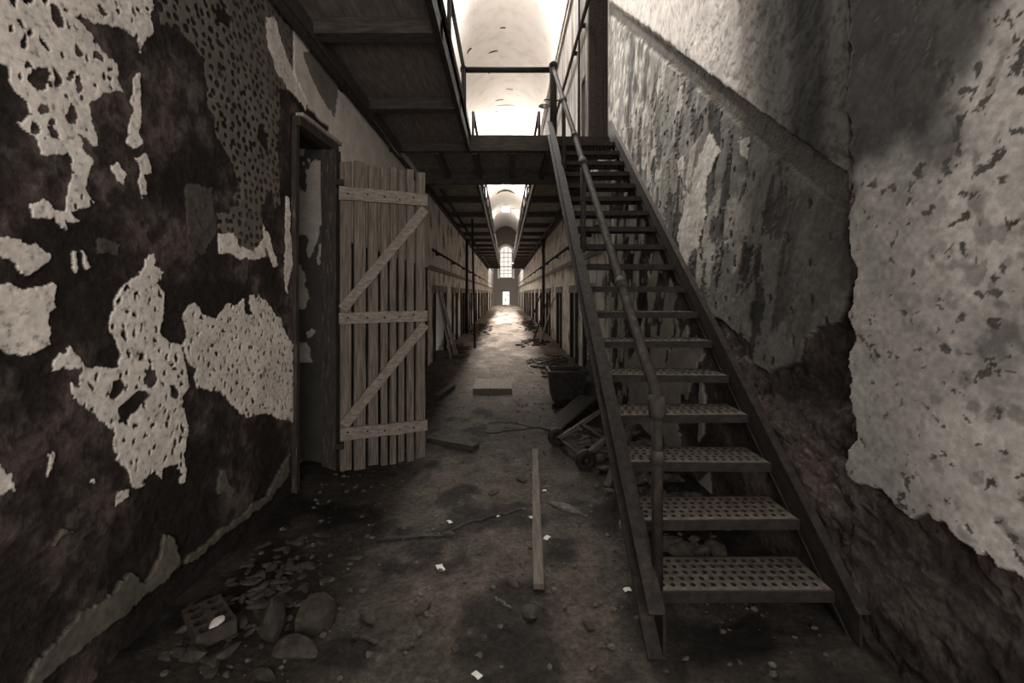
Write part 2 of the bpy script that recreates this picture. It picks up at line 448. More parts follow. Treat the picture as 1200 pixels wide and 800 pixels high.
def left_func(Y, Z):
    wu = 0.034 * (fbm(Y * 7, Z * 7, 99, 2) - .5) + 0.040 * (fbm(Y * 17, Z * 17, 101, 4) - .5) + 0.014 * (fbm(Y * 50, Z * 50, 102, 2) - .5)
    wv = 0.034 * (fbm(Y * 7, Z * 7, 109, 2) - .5) + 0.040 * (fbm(Y * 17, Z * 17, 111, 4) - .5) + 0.014 * (fbm(Y * 50, Z * 50, 112, 2) - .5)
    U, W = Y + wu, Z + wv
    light = np.zeros(Y.shape, bool)
    for p in LIGHT: light |= inpoly(U, W, p)
    light &= ~ell(U, W, AH + GH) & ~inpoly(U, W, GP)
    inF = inpoly(U, W, LIGHT[6]) | inpoly(U, W, LIGHT[7])
    light &= ~(inF & (holes(U, W, .055, .07, 5, .45) < .17))
    inA = inpoly(U, W, A)
    light &= ~(inA & (holes(U, W, .07, .08, 6, .48) < .12))
    low = np.zeros(Y.shape, bool)
    for p in LOW: low |= inpoly(U, W, p)
    grey = inpoly(U, W, GREY) & ~(holes(Y + .4 * wu, Z + .4 * wv, .062, .052, 15, .28) < .31) & (fbm(Y * 4, Z * 4, 131, 3) > .30)
    beyond = (Y > 3.30)                                   # plaster round and past the doorway
    broken = inpoly(U, W, [lw(340, 96), lw(352, 110), lw(362, 128), lw(384, 150), lw(386, 190), lw(330, 170), lw(328, 100)])
    bl = beyond & ~broken & (Z > 2.0)
    stain = beyond & inpoly(U, W, [lw(352, 60), lw(372, 62), lw(396, 100), lw(392, 140), lw(372, 110)])
    g2 = np.zeros(Y.shape, bool)
    for p in GREY2: g2 |= inpoly(U, W, p)
    m1 = fbm(Y * 3, Z * 3, 141, 4); m2 = fbm(Y * 16, Z * 16, 151, 4)
    base = (0.024 + 0.052 * sstep(.38, .68, m1) * (0.3 + 1.4 * sstep(.3, .7, m2))) * (.6 + .8 * fbm(Y * 45, Z * 45, 191, 3))
    T = np.stack([base * 1.05, base * .82, base * .76], -1)
    H = 0.024 * (m1 - .5) + 0.014 * (m2 - .5)
    def put(mask, rgb, h):
        for c in range(3): T[..., c] = np.where(mask, rgb[c], T[..., c])
        nonlocal H
        H = np.where(mask, h, H)
    gv = 0.75 + .5 * fbm(Y * 7, Z * 7, 161, 4)
    put(g2, [.095 * gv, .083 * gv, .074 * gv], H + .004)
    put(grey, [.165 * gv, .145 * gv, .126 * gv], .004 + .010 * (m2 - .5) + .010 * (m1 - .5))
    gl = gv * (.55 + .9 * fbm(Y * 40, Z * 40, 183, 4))
    put(low, [.13 * gl, .117 * gl, .098 * gl], .012 + .006 * m2)
    put(bl, [.74 * gv, .69 * gv, .63 * gv], .010 + .006 * m2)
    put(bl & stain, [.22 * gv, .195 * gv, .172 * gv], .006 + .006 * m2)
    lv = 0.78 + .42 * fbm(Y * 9, Z * 9, 171, 4)
    hf = fbm(Y * 60, Z * 60, 181, 3)
    lv = lv * (.72 + .5 * hf) * np.where(hf < .27, .65, 1.0)
    put(light, [.84 * lv, .775 * lv, .71 * lv], .006 + .014 * (m1 - .5) + .005 * (m2 - .5) + .0012 * (hf - .5))
    # sand-coloured foot of the wall
    return H, T, light | low | grey | bl
ysl = np.concatenate([np.linspace(-1.8, 1.15, 60), np.exp(np.linspace(math.log(1.16), math.log(3.33), 520))])
zsl = np.linspace(-0.12, 3.66, 760)
wall_left = relief_wall('wall_left', ysl, zsl, 1, left_func, XL)
DZ = 2.72                                                   # doorway head, near left doorway spans Y 3.33..3.95
relief_wall('wall_head', np.linspace(3.33, 3.95, 70), np.linspace(DZ, 3.66, 120), 1, left_func, XL, wall_left)
relief_wall('wall_beyond_doorway', np.exp(np.linspace(math.log(3.95), math.log(9.0), 150)), np.linspace(-.12, 3.66, 230), 1, left_func, XL, wall_left)

# right wall: stair flank, diagonal chase, proud pier beside the camera
PIER = 1.965
BARE = [rw(845, 372), rw(858, 384), rw(878, 400), rw(884, 425), rw(905, 436), rw(925, 428), rw(937, 425), rw(945, 400), rw(960, 385), rw(985, 378), rw(992, 350), rw(1000, 340)]
def right_func(Y, Z):
    wu = 0.03 * (fbm(Y * 12, Z * 12, 201, 4) - .5) + .012 * (fbm(Y * 45, Z * 45, 202, 2) - .5)
    wv = 0.03 * (fbm(Y * 12, Z * 12, 211, 4) - .5) + .012 * (fbm(Y * 45, Z * 45, 212, 2) - .5)
    U, W = Y + wu, Z + wv
    m1 = fbm(Y * 3, Z * 3, 221, 4); m2 = fbm(Y * 16, Z * 16, 231, 4); m3 = fbm(Y * 7, Z * 5, 241, 5)
    pier = Y < PIER
    # masonry: rough rubble stones
    sd = holes(Y + 3.5 * wu, Z + 3.5 * wv, .34, .19, 77, .42)
    base = (0.036 + 0.05 * sstep(.3, .7, m1) * (.6 + .8 * m2)) * (0.8 + .4 * _h(np.floor(Y / .26), np.floor(Z / .17), 3))
    base = base * (.6 + .8 * fbm(Y * 45, Z * 45, 236, 3)) * 1.3
    T = np.stack([base * 1.05, base * .82, base * .76], -1)
    H = -0.010 * sstep(.46, .60, sd) + .04 * (m1 - .5) + .022 * (m2 - .5)
    hf = fbm(Y * 55, Z * 55, 238, 3)
    plaster = np.zeros(Y.shape, bool)
    def put(mask, rgb, h):
        for c in range(3): T[..., c] = np.where(mask, rgb[c], T[..., c])
        nonlocal H
        H = np.where(mask, h, H)
    # stair flank below the chase
    band = 1.94 + (Y - 1.99) * 0.803                       # centre line of the diagonal chase
    off = W - band
    low_edge = np.interp(U, [p[0] for p in BARE][::-1], [p[1] for p in BARE][::-1])
    edge2 = 0.188 + (Y - 2.0) * 0.826 - 0.10               # stair line, plaster dies out just above the treads
    flank = ~pier & (off < -.09) & (W > low_edge) & (W > edge2 + .12 * fbm(Y * 6, Z * 6, 251, 3))
    gv = 0.72 + .55 * fbm(Y * 8, Z * 8, 261, 4)
    peel = fbm(Y * 9 + Z * 2, Z * 3.6, 271, 4)
    lightz = fbm(Y * 5 + Z * 1.5, Z * 2.0, 281, 4)
    far = sstep(2.6, 4.2, Y)
    bared = flank & (peel > .615 - .03 * far + .10 * sstep(2.7, 2.2, Y)) & (Y < 5.6)
    strk = np.zeros(Y.shape, bool)
    for pg in ([(835, 152), (846, 178), (832, 208), (830, 250), (822, 292), (805, 296), (798, 272), (808, 240), (815, 208), (822, 180)], [(795, 185), (803, 182), (806, 196), (797, 205)], [(806, 225), (816, 235), (812, 300), (802, 318), (796, 280)], [(870, 160), (880, 160), (878, 190), (870, 185)]):
        strk |= inpoly(U + 2.2 * wu, W + 2.2 * wv, [rw(*q) for q in pg])
    spk = sstep(.52, .62, fbm(Y * 13 + Z * 3, Z * 9, 287, 4))
    a = .135 + .08 * far * (1 - .45 * sstep(4.2, 5.0, Y)) + .19 * sstep(.50, .62, lightz) * sstep(2.4, 3.3, Y) * (1 - .75 * sstep(4.2, 5.0, Y)) + .22 * spk * sstep(4.0, 5.0, Y)
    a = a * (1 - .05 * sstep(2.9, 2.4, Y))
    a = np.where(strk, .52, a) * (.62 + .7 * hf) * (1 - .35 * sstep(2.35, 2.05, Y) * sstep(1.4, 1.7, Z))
    bared &= ~strk
    green = (.12 * sstep(.55, .4, lightz) + .05) * far
    soft = sstep(.53, .64, peel + .25 * (hf - .5)) * (Y < 5.9) * ~strk * (1 - .6 * sstep(2.7, 2.2, Y))
    a = a * (1 - .74 * soft)
    put(flank, [a * gv, a * .935 * gv, a * .84 * gv], .012 + .008 * m2 - .005 * soft + .004 * sstep(.5, .6, lightz))
    fleck = flank & (holes(Y + wu, Z + wv, .15, .26, 91, .48) < .09) & ~strk
    put(fleck, [.07 * gv, .06 * gv, .052 * gv], .008 + .006 * m2)
    und = ~pier & (W < edge2 - .22) & (Y > 3.3) & (fbm(Y * 5 + Z, Z * 2.2, 297, 4) > .47)
    put(und, [.42 * gv, .385 * gv, .34 * gv], .010 + .008 * m2)
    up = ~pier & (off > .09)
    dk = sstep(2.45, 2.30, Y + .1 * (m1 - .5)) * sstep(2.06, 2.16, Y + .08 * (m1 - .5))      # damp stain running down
    au = .56 * (.7 + .55 * hf) * (1 - .45 * sstep(.60, .70, fbm((Y + Z) * 13, (Z - Y) * 34, 319, 4))) * (1 - .72 * dk) * (1 - .74 * sstep(2.85, 2.5, Y + .25 * (m1 - .5)))  # last factor: mostly slab shadow painted into the near plaster, plus some grime
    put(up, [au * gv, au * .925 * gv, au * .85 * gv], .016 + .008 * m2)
    chase = ~pier & (np.abs(off) <= .09)
    put(chase, [.085 * gv, .074 * gv, .062 * gv], -.012 + .010 * m2)
    # proud pier: plaster down to a broken foot
    foot = .70 + .05 * (fbm(Y * 9, Z * 0 + 3, 291, 4) - .5) * 2 + .045 * (m2 - .5)
    ragged = PIER - .03 + .05 * (fbm(Y * 0 + 1, Z * 10, 295, 4) - .5) * 2
    pl = pier & (W > foot) & (Y < ragged)
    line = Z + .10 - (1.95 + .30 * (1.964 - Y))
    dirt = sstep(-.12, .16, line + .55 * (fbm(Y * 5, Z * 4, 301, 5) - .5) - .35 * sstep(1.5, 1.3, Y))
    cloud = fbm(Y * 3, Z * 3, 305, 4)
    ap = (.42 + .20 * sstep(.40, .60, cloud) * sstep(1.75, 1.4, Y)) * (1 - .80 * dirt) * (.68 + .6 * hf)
    fl2 = pl & (fbm((Y + .6 * Z + 2 * wu) * 27, (Z - .6 * Y + 2 * wv) * 22, 311, 4) > .735 - .07 * sstep(1.7, 1.45, Y) * sstep(1.1, 1.5, Z))
    ap = ap * (1 - .42 * sstep(.56, .68, fbm((Y + .5 * Z) * 16, (Z - .5 * Y) * 14, 315, 5)) * (.35 + .65 * sstep(1.7, 1.4, Y)))
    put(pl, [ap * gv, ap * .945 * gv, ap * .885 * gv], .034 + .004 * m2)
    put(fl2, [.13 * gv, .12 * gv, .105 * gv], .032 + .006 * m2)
    H = np.where(pier & ~pl, H + .012, H)
    return H, T, (flank & ~fleck) | und | up | (pl & ~fl2)
ysr = np.concatenate([np.linspace(-1.8, 1.05, 60), np.exp(np.linspace(math.log(1.06), math.log(6.6), 480))])
zsr = np.concatenate([np.linspace(-.12, 3.6, 640), np.linspace(3.61, VZ, 150)])
wall_right = relief_wall('wall_right', ysr, zsr, -1, right_func, XR)

# ------------------------------------------------------------------ corridor walls further on, with cell doorways
CELL_L = [(9.7, 11.5), (13.0, 14.2), (15.5, 16.4), (17.1, 18.0), (19.0, 20.3), (22.0, 23.4), (25.0, 26.4), (28.0, 29.4), (31.0, 32.4), (34.0, 35.4), (37.0, 38.4), (41.5, 43), (46, 47.5), (51, 52.5)]
CELL_R = [(7.9, 8.6), (9.5, 10.3), (12.2, 13.1), (15.3, 16.5), (18.0, 19.3), (21.2, 22.5), (24.1, 25.6), (27.2, 28.6), (30, 31.4), (33, 34.4), (36, 37.4), (40.5, 42), (45, 46.5), (50, 51.5)]
def cell_wall(name, x, side, y0, y1, z1, cells, top, parent, depth=1.1, th=.45):
    """wall slab with openings; side +1 means the room lies towards +X"""
    xa, xb = (x - th, x) if side > 0 else (x, x + th)
    wm = MB(); cm = MB()
    y = y0
    for (a, b_) in cells:
        wm.box(xa, xb, y, a, -.2, z1)
        wm.box(xa, xb, a, b_, top, z1)
        y = b_
        xo = xa - depth if side > 0 else xb + depth
        c0, c1 = (xo, xa) if side > 0 else (xb, xo)
        cm.box(c0 - .1, c1, a - .5, a - .4, -.2, top + .6); cm.box(c0 - .1, c1, b_ + .4, b_ + .5, -.2, top + .6)
        cm.box(c0 - .1, c1, a - .5, b_ + .5, top + .5, top + .6); cm.box(c0 - .1, c1, a - .5, b_ + .5, -.25, -.12)
        cm.box(xo - .1, xo, a - .5, b_ + .5, -.2, top + .6) if side > 0 else cm.box(xo, xo + .1, a - .5, b_ + .5, -.2, top + .6)
    wm.box(xa, xb, y, y1, -.2, z1)
    o = wm.build(name, 'stained_plaster', parent)
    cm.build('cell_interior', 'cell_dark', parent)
    return o
cell_wall('corridor_wall', XL, 1, 9.0, LEN, 3.66, CELL_L, 1.5, wall_left)
cell_wall('corridor_wall', XR, -1, 6.6, LEN, 3.66, CELL_R, 1.5, wall_right)
# near left room behind the doorway
m = MB()
m.box(XL - .40, XL - .02, 3.95, 4.05, -.2, 3.6)            # far reveal backing
m.box(XL - 1.9, XL - 1.8, 2.2, 5.2, -.2, 3.6).box(XL - 1.9, XL - .4, 2.2, 2.3, -.2, 3.6).box(XL - 1.9, XL - .4, 5.1, 5.2, -.2, 3.6)
m.box(XL - 1.9, XL - .1, 2.2, 5.2, 3.5, 3.6).box(XL - 1.9, XL - .1, 2.2, 5.2, -.25, -.1)
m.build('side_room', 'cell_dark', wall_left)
m = MB()
m.box(XL - .46, XL - .03, -3.2, 3.28, -.2, 3.66).box(XL - .46, XL - .03, 4.0, 9.0, -.2, 3.66).box(XL - .46, XL - .03, 3.28, 4.0, DZ + .02, 3.66)
m.build('masonry_core', 'dark_masonry', wall_left)
MB().box(XR + .06, XR + .45, -3.2, 6.6, -.2, VZ).build('masonry_core', 'dark_masonry', wall_right)
def reveal_func(Y, Z):             # Y here runs across the wall thickness
    wv = .05 * (fbm(Y * 10, Z * 10, 401, 4) - .5)
    pl = (fbm(Y * 5, Z * 3.2, 411, 4) > .47) & (Z > .9)
    gv = .75 + .5 * fbm(Y * 9, Z * 9, 421, 4)
    a = np.where(pl, .36, .06) * gv
    return None, np.stack([a, a * .92, a * .82], -1), pl
xs = np.linspace(XL - .42, XL, 60); zs = np.linspace(-.1, DZ + .04, 300)
X, Z = np.meshgrid(xs, zs)
_, T, P = reveal_func(X, Z)
Yr = 3.935 - .012 * P - .012 * fbm(X * 14, Z * 14, 431, 3)
V = np.column_stack([X.ravel(), Yr.ravel(), Z.ravel()])
i = np.arange(299)[:, None] * 60 + np.arange(59)[None, :]
np_mesh('doorway_reveal', V, np.stack([i, i + 1, i + 61, i + 60], -1).reshape(-1, 4), T.reshape(-1, 3), 'plaster', wall_left)

# upper storey walls
def upper_wall(x, side, y0, cells, parent):
    xa, xb = (x - .4, x) if side > 0 else (x, x + .4)
    m = MB(); y = y0
    for (a, b_) in cells:
        tp = 7.95 if b_ - a > 1.2 else 5.65
        m.box(xa, xb, y, a, 3.66, VZ); m.box(xa, xb, a, b_, tp, VZ); y = b_
    m.box(xa, xb, y, LEN, 3.66, VZ)
    m.build('gallery_wall', 'whitewash' if side > 0 else 'streaked_plaster', parent)
    d = MB()
    for (a, b_) in cells:
        xo = x - side * 1.0; h = 8.2 if b_ - a > 1.2 else 5.9
        xi = xa if side > 0 else xb
        d.box(min(xo, xo - side * .1), max(xo, xo - side * .1), a - .06, b_ + .06, 3.6, h)
        for (q0, q1) in ((a - .06, a - .01), (b_ + .01, b_ + .06)):
            d.box(min(xo, xi), max(xo, xi), q0, q1, 3.6, h)
        d.box(min(xo, xi), max(xo, xi), a - .06, b_ + .06, h - .1, h)
        d.box(min(xo, xi), max(xo, xi), a - .06, b_ + .06, 3.55, 3.66)
    d.build('upper_cell', 'cell_dark', parent)
upper_wall(XL, 1, -3.2, [(12, 12.9), (17, 17.9), (22, 22.9), (30, 30.9)], wall_left)
upper_wall(XR, -1, 6.6, [(6.7, 8.35), (8.62, 9.05), (12.5, 13.2), (17, 17.8), (22, 22.9), (30, 30.9)], wall_right)
m = MB()
for k in range(3): m.box(XR + .01 + k * .135, XR + .14 + k * .135, 8.30, 8.345, 3.70, 7.93)
m.build('niche_boarding', 'dark_timber', wall_right)

# cornice and ledges
def trim(name, mat, boxes):
    m = MB()
    for bb in boxes: m.box(*bb)
    return tag(m.build(name, mat), kind='structure')
trim('trim_1', 'stone_trim', [(XL - .02, XL + .10, 6.6, LEN, VZ - .16, VZ), (XL - .02, XL + .06, 6.6, LEN, VZ - .26, VZ - .16)])
trim('trim_2', 'stone_trim', [(XR - .10, XR + .02, 6.7, LEN, VZ - .16, VZ), (XR - .06, XR + .02, 6.7, LEN, VZ - .26, VZ - .16)])
trim('trim_3', 'stone_trim', [(XL - .02, XL + .07, 9.0, LEN, 1.96, 2.05)])
trim('trim_4', 'stone_trim', [(XR - .07, XR + .02, 7.0, LEN, 2.12, 2.21)])
def lintels(x, side, cells, parent):
    for (a, b_) in cells:
        x0, x1 = (x - .02, x + .05) if side > 0 else (x - .05, x + .02)
        MB().box(x0, x1, a - .18, b_ + .18, 1.5, 1.66, .004).build('lintel', 'stone_trim', parent)
        for yj in (a - .05, b_ - .05):
            MB().box(x0, x1, yj, yj + .10, -.1, 1.5, .003).build('cell_door_jamb', 'frame_wood', parent)
lintels(XL, 1, CELL_L, wall_left); lintels(XR, -1, CELL_R, wall_right)

# end wall with door and arched window
def end_wall():
    N = 24
    m = MB()
    hw, zs_, top = .78, 6.55, 7.33                 # arched window: half width, springing, crown
    dh, dw = 1.75, .52
    y0, y1 = LEN, LEN + .4
    m.box(-1.6, -dw, y0, y1, -.2, 3.3).box(dw, 1.6, y0, y1, -.2, 3.3).box(-dw, dw, y0, y1, dh, 3.3)
    m.box(-1.6, -hw, y0, y1, 3.3, zs_).box(hw, 1.6, y0, y1, 3.3, zs_)
    for k in range(N):                              # spandrel above the arch
        a0, a1 = math.pi * k / N, math.pi * (k + 1) / N
        p0, p1 = (hw * math.cos(a0), zs_ + hw * math.sin(a0)), (hw * math.cos(a1), zs_ + hw * math.sin(a1))
        v = []
        for yy in (y0, y1):
            v += [(p0[0], yy, p0[1]), (p1[0], yy, p1[1]), (p1[0], yy, 10.5), (p0[0], yy, 10.5)]
        m.add(v, [(0, 1, 2, 3), (7, 6, 5, 4), (0, 4, 5, 1), (1, 5, 6, 2), (2, 6, 7, 3), (3, 7, 4, 0)])
    m.box(-1.6, -hw, y0, y1, zs_, 10.5).box(hw, 1.6, y0, y1, zs_, 10.5)
    wb = tag(m.build('wall_end', 'grime_boards'), kind='structure')
    a = MB()
    for k in range(N):
        a0, a1 = math.pi * k / N, math.pi * (k + 1) / N
        v = []
        for yy in (y0 - .12, y0 + .02):
            for r, q in ((hw + .02, a0), (hw + .02, a1), (hw + .26, a1), (hw + .26, a0)):
                v.append((r * math.cos(q), yy, zs_ + r * math.sin(q)))
        a.add(v, [(0, 1, 2, 3), (7, 6, 5, 4), (0, 4, 5, 1), (1, 5, 6, 2), (2, 6, 7, 3), (3, 7, 4, 0)])
    a.box(-hw - .26, -hw - .02, y0 - .12, y0 + .02, 3.3, zs_).box(hw + .02, hw + .26, y0 - .12, y0 + .02, 3.3, zs_)
    a.build('window_surround', 'whitewash', wb)
    win = tag(bpy.data.objects.new('window_1', None), kind='structure'); win.location = (0, LEN + .2, 3.3); C.objects.link(win)
    f = MB().box(-hw, hw, y0 + .16, y0 + .22, 3.3, 3.42).box(-hw, hw, y0 + .16, y0 + .22, 4.75, 4.84).box(-hw, hw, y0 + .16, y0 + .22, 6.5, 6.58)
    for zz in (3.9, 4.3, 5.35, 5.95): f.box(-hw, hw, y0 + .17, y0 + .21, zz, zz + .05)
    for xx in (-hw, hw - .07): f.box(xx, xx + .07, y0 + .16, y0 + .22, 3.3, 6.55)
    for xx in (-.27, .22): f.box(xx, xx + .05, y0 + .17, y0 + .21, 3.3, 7.2)
    f.build('muntins', 'black_iron', win)
    g = MB()
    for x0_, x1_ in ((-hw + .07, -.27), (-.22, .22), (.27, hw - .07)):
        for z0_, z1_ in ((3.42, 3.9), (3.95, 4.3), (4.35, 4.75), (4.84, 5.35), (5.4, 5.95), (6.0, 6.5)):
            MB().box(x0_, x1_, y0 + .185, y0 + .195, z0_, z1_).build('pane', 'daylit_glass', win)
    g = MB()
    pts = [(hw * math.cos(math.pi * k / 16), hw * math.sin(math.pi * k / 16)) for k in range(17)]
    v = [(p[0], y0 + .185, 6.56 + p[1]) for p in pts] + [(p[0], y0 + .195, 6.56 + p[1]) for p in pts]
    g.add(v, [tuple(range(17)), tuple(range(33, 16, -1))] + [(k, k + 1, k + 18, k + 17) for k in range(16)])
    g.build('fanlight_pane', 'daylit_glass', win)
    d = tag(bpy.data.objects.new('door_1', None), kind='structure'); d.location = (0, LEN + .2, 0); C.objects.link(d)
    MB().box(-dw, -dw + .09, y0 + .05, y0 + .2, 0, dh).box(dw - .09, dw, y0 + .05, y0 + .2, 0, dh).box(-dw, dw, y0 + .05, y0 + .2, dh - .09, dh).build('door_frame', 'frame_wood', d)
    MB().box(-dw + .09, dw - .09, y0 + .12, y0 + .14, .02, dh - .09).build('door_glass', 'daylit_glass', d)
    MB().box(-.12, .02, y0 + .05, y0 + .12, .55, .75).box(.18, .3, y0 + .05, y0 + .12, 1.15, 1.3).box(-.2, -.1, y0 + .05, y0 + .12, .3, .38).build('door_bolt', 'black_iron', d)
end_wall()
# rear wall behind the camera with its open window bay, and the slab over the near end
m = MB().box(-1.7, -1.15, -1.8, -1.6, -.2, 3.7).box(1.45, 1.7, -1.8, -1.6, -.2, 3.7).box(-1.15, 1.45, -1.8, -1.6, -.2, .9).box(-1.15, 1.45, -1.8, -1.6, 3.3, 3.7)
m.box(-1.7, 1.7, -1.8, -1.6, 3.7, 10.2)
tag(m.build('wall_rear', 'dark_masonry'), kind='structure')

# vault
def vault():
    n = 40
    ys = [-3.2]
    for a, b_, p in SKYLIGHTS: ys += [a, b_]
    full = []
    for k in range(len(ys)):
        y0 = ys[k]; y1 = ys[k + 1] if k + 1 < len(ys) else LEN + .4
        s = max(1, int((y1 - y0) / .8)); op = (k % 2 == 1)
        full += [(y0 + (y1 - y0) * j / s, y0 + (y1 - y0) * (j + 1) / s, op) for j in range(s)]
    m = MB()
    for (y0, y1, op) in full:
        for k in range(n):
            a0, a1 = math.pi * k / n, math.pi * (k + 1) / n
            if op and abs((a0 + a1) / 2 - math.pi / 2) < .27: continue
            v = []
            for r in (VR, VR + .12):
                for yy, q in ((y0, a0), (y1, a0), (y1, a1), (y0, a1)):
                    v.append((-.025 + r * math.cos(q), yy, VZ + r * math.sin(q)))
            m.add(v, [(0, 1, 2, 3), (7, 6, 5, 4)])
    o = m.build('ceiling', 'whitewash', smooth=True, origin=(0, 0, 0))
    tag(o, kind='structure')
    for (a, b_, p) in SKYLIGHTS:
        z0, z1 = VZ + VR - .07, VZ + VR + .26
        f = MB().box(-.46, -.42, a - .04, b_ + .04, z0, z1).box(.42, .46, a - .04, b_ + .04, z0, z1).box(-.42, .42, a - .04, a, z0, z1).box(-.42, .42, b_, b_ + .04, z0, z1)
        f.build('skylight_curb', 'whitewash', o)
    # dark fallen patch with its ragged lip
    return o
vault_o = vault()
def vault_scar(name, y0, y1, q0, q1, n=16):
    m = MB(); v = []
    r0, r1 = VR - .012, VR + .01
    for k in range(n + 1):
        t = k / n; q = q0 + (q1 - q0) * t; wv = math.sin(t * math.pi) ** .6
        ym = (y0 + y1) / 2 + .5 * (t - .5) ** 2 * (y1 - y0) * 4; hw = (y1 - y0) / 2 * wv * random.uniform(.6, 1.1) + .01
        for yy in (ym - hw, ym + hw):
            for r in (r0, r1): v.append((-.025 + r * math.cos(q), yy, VZ + r * math.sin(q)))
    f = []
    for k in range(n):
        a = k * 4; c = a + 4
        f += [(a, a + 2, c + 2, c), (a + 1, c + 1, c + 3, a + 3), (a, c, c + 1, a + 1), (a + 2, a + 3, c + 3, c + 2)]
    m.add(v, f); m.build(name, 'dark_timber', vault_o)
vault_scar('plaster_scar', 36.6, 37.5, 1.05, 2.1)
for (yy, q, dq, dy) in ((15.6, 1.95, -.14, .15), (17.0, 1.85, .10, .10), (19.6, 1.86, -.16, .12), (20.7, 1.80, .05, .25), (14.3, 1.68, -.08, .1), (18.6, 1.55, -.12, .06), (16.2, 2.25, .08, .2), (14.6, 2.35, .1, .25), (44.5, 1.2, .14, .8), (44.0, 1.0, .1, .7), (45, 2.1, .1, .7)):
    vault_scar('plaster_crack', yy, yy + dy * .4, q, q + dq * 1.5, 11)
# ------------------------------------------------------------------ galleries and bridge
DT = 3.72
def gallery(name, label, x0, x1, y0, y1, step, edge_x, board='soffit'):
    """deck from x0..x1 with cross joists; edge_x: the void side"""
    t = thing(name, ((x0 + x1) / 2, y0, 3.45), label, 'gallery')
    n = max(1, round((y1 - y0) / step)); s = (y1 - y0) / n
    for k in range(n):
        a = y0 + k * s
        MB().box(x0, x1, a, a + s - .008, 3.60 + random.uniform(0, .012), DT, .0).build('deck_slab', board, t)
        MB().box(x0, x1, a - .06, a + .07, 3.48, 3.60).build('joist', 'joist_timber', t)
    sx = .05 if edge_x > (x0 + x1) / 2 else -.05
    a, b_ = sorted((edge_x - sx, edge_x))
    MB().box(a, b_, y0, y1, 3.47, DT).build('edge_beam', 'rusty_iron', t)
    wx = x0 if edge_x > (x0 + x1) / 2 else x1 - .06
    MB().box(wx, wx + .06, y0, y1, 3.44, 3.56).build('wall_plate', 'joist_timber', t)
    return t
gal_l = gallery('gallery', 'dark gallery overhead along the left wall before the bridge', XL + .02, -.5, 2.1, 6.38, 1.43, -.5, 'grime_boards')
gal_lf = gallery('gallery', 'long gallery on the left wall receding beyond the bridge', XL + .02, -.5, 8.04, 39, 1.9, -.5)
gal_rf = gallery('gallery', 'long gallery on the right wall receding beyond the bridge', .5, XR - .02, 8.04, 39, 1.9, .5)
def bridge():
    t = thing('bridge', (0, 6.45, 3.4), 'dark bridge crossing between the galleries at the stair head', 'bridge')
    for k in range(7):
        MB().box(XL + .03, XR - .05, 6.5 + k * .215, 6.5 + k * .215 + .205, 3.60, DT + random.uniform(-.006, .006), .002).build('deck_plank', 'grime_boards', t)
    MB().box(XL + .02, .60, 6.40, 6.50, 3.50, DT, .003).build('front_beam', 'joist_timber', t)
    MB().box(.60, XR - .05, 6.40, 6.50, 3.50, DT - .02, .003).build('stair_head_beam', 'rusty_iron', t)
    MB().box(XL + .03, XR - .05, 7.92, 8.02, 3.40, DT, .003).build('rear_beam', 'joist_timber', t)
    for x in (-1.0, -.45, .1, .62, 1.1): MB().box(x - .04, x + .04, 6.5, 7.92, 3.48, 3.6).build('joist', 'joist_timber', t)
    return t
bridge()
# ceiling slab over the camera end
s_ = MB()
for k in range(6): s_.box(-1.53, 1.44, -1.6 + k * .76, -1.6 + k * .76 + .74, 4.1 + .004 * (k % 2), 4.28)
tag(s_.build('ceiling_rear', 'joist_timber'), kind='structure')

# railings
def railing(name, label, x, y0, y1, step, first_post=True):
    t = thing(name, (x, y0, DT), label, 'railing')
    MB().tube([(x, y0, 4.67), (x, y1, 4.67)], .026, 8).build('top_rail', 'black_iron', t, True)
    MB().tube([(x, y0, 4.22), (x, y1, 4.22)], .016, 8).build('mid_rail', 'black_iron', t, True)
    y = y0
    while y <= y1 + .01:
        MB().tube([(x, y, DT), (x, y, 4.67)], .024, 8).build('post', 'black_iron', t, True)
        y += step
    return t
railing('gallery_railing', 'iron railing on the near left gallery ending at the bridge', -.60, 3.2, 6.4, 1.6)
railing('gallery_railing', 'iron railing of the left gallery beyond the bridge', -.58, 8.0, 38, 1.5)
railing('gallery_railing', 'iron railing of the right gallery beyond the bridge', .58, 8.0, 38, 1.5)
t = thing('bridge_railing', (0, 6.45, DT), 'single iron handrail across the front of the bridge', 'railing')
MB().tube([(-.60, 6.45, 4.66), (.64, 6.45, 4.66)], .040, 10).build('top_rail', 'black_iron', t, True)
MB().tube([(-.60, 6.45, DT), (-.60, 6.45, 4.68)], .036, 10).build('post', 'black_iron', t, True)
MB().lathe([(0, 0), (.045, 0), (.05, .03), (.045, .07), (0, .07)], (0, 0, 1), (-.60, 6.45, 4.63)).build('elbow_joint', 'black_iron', t, True)

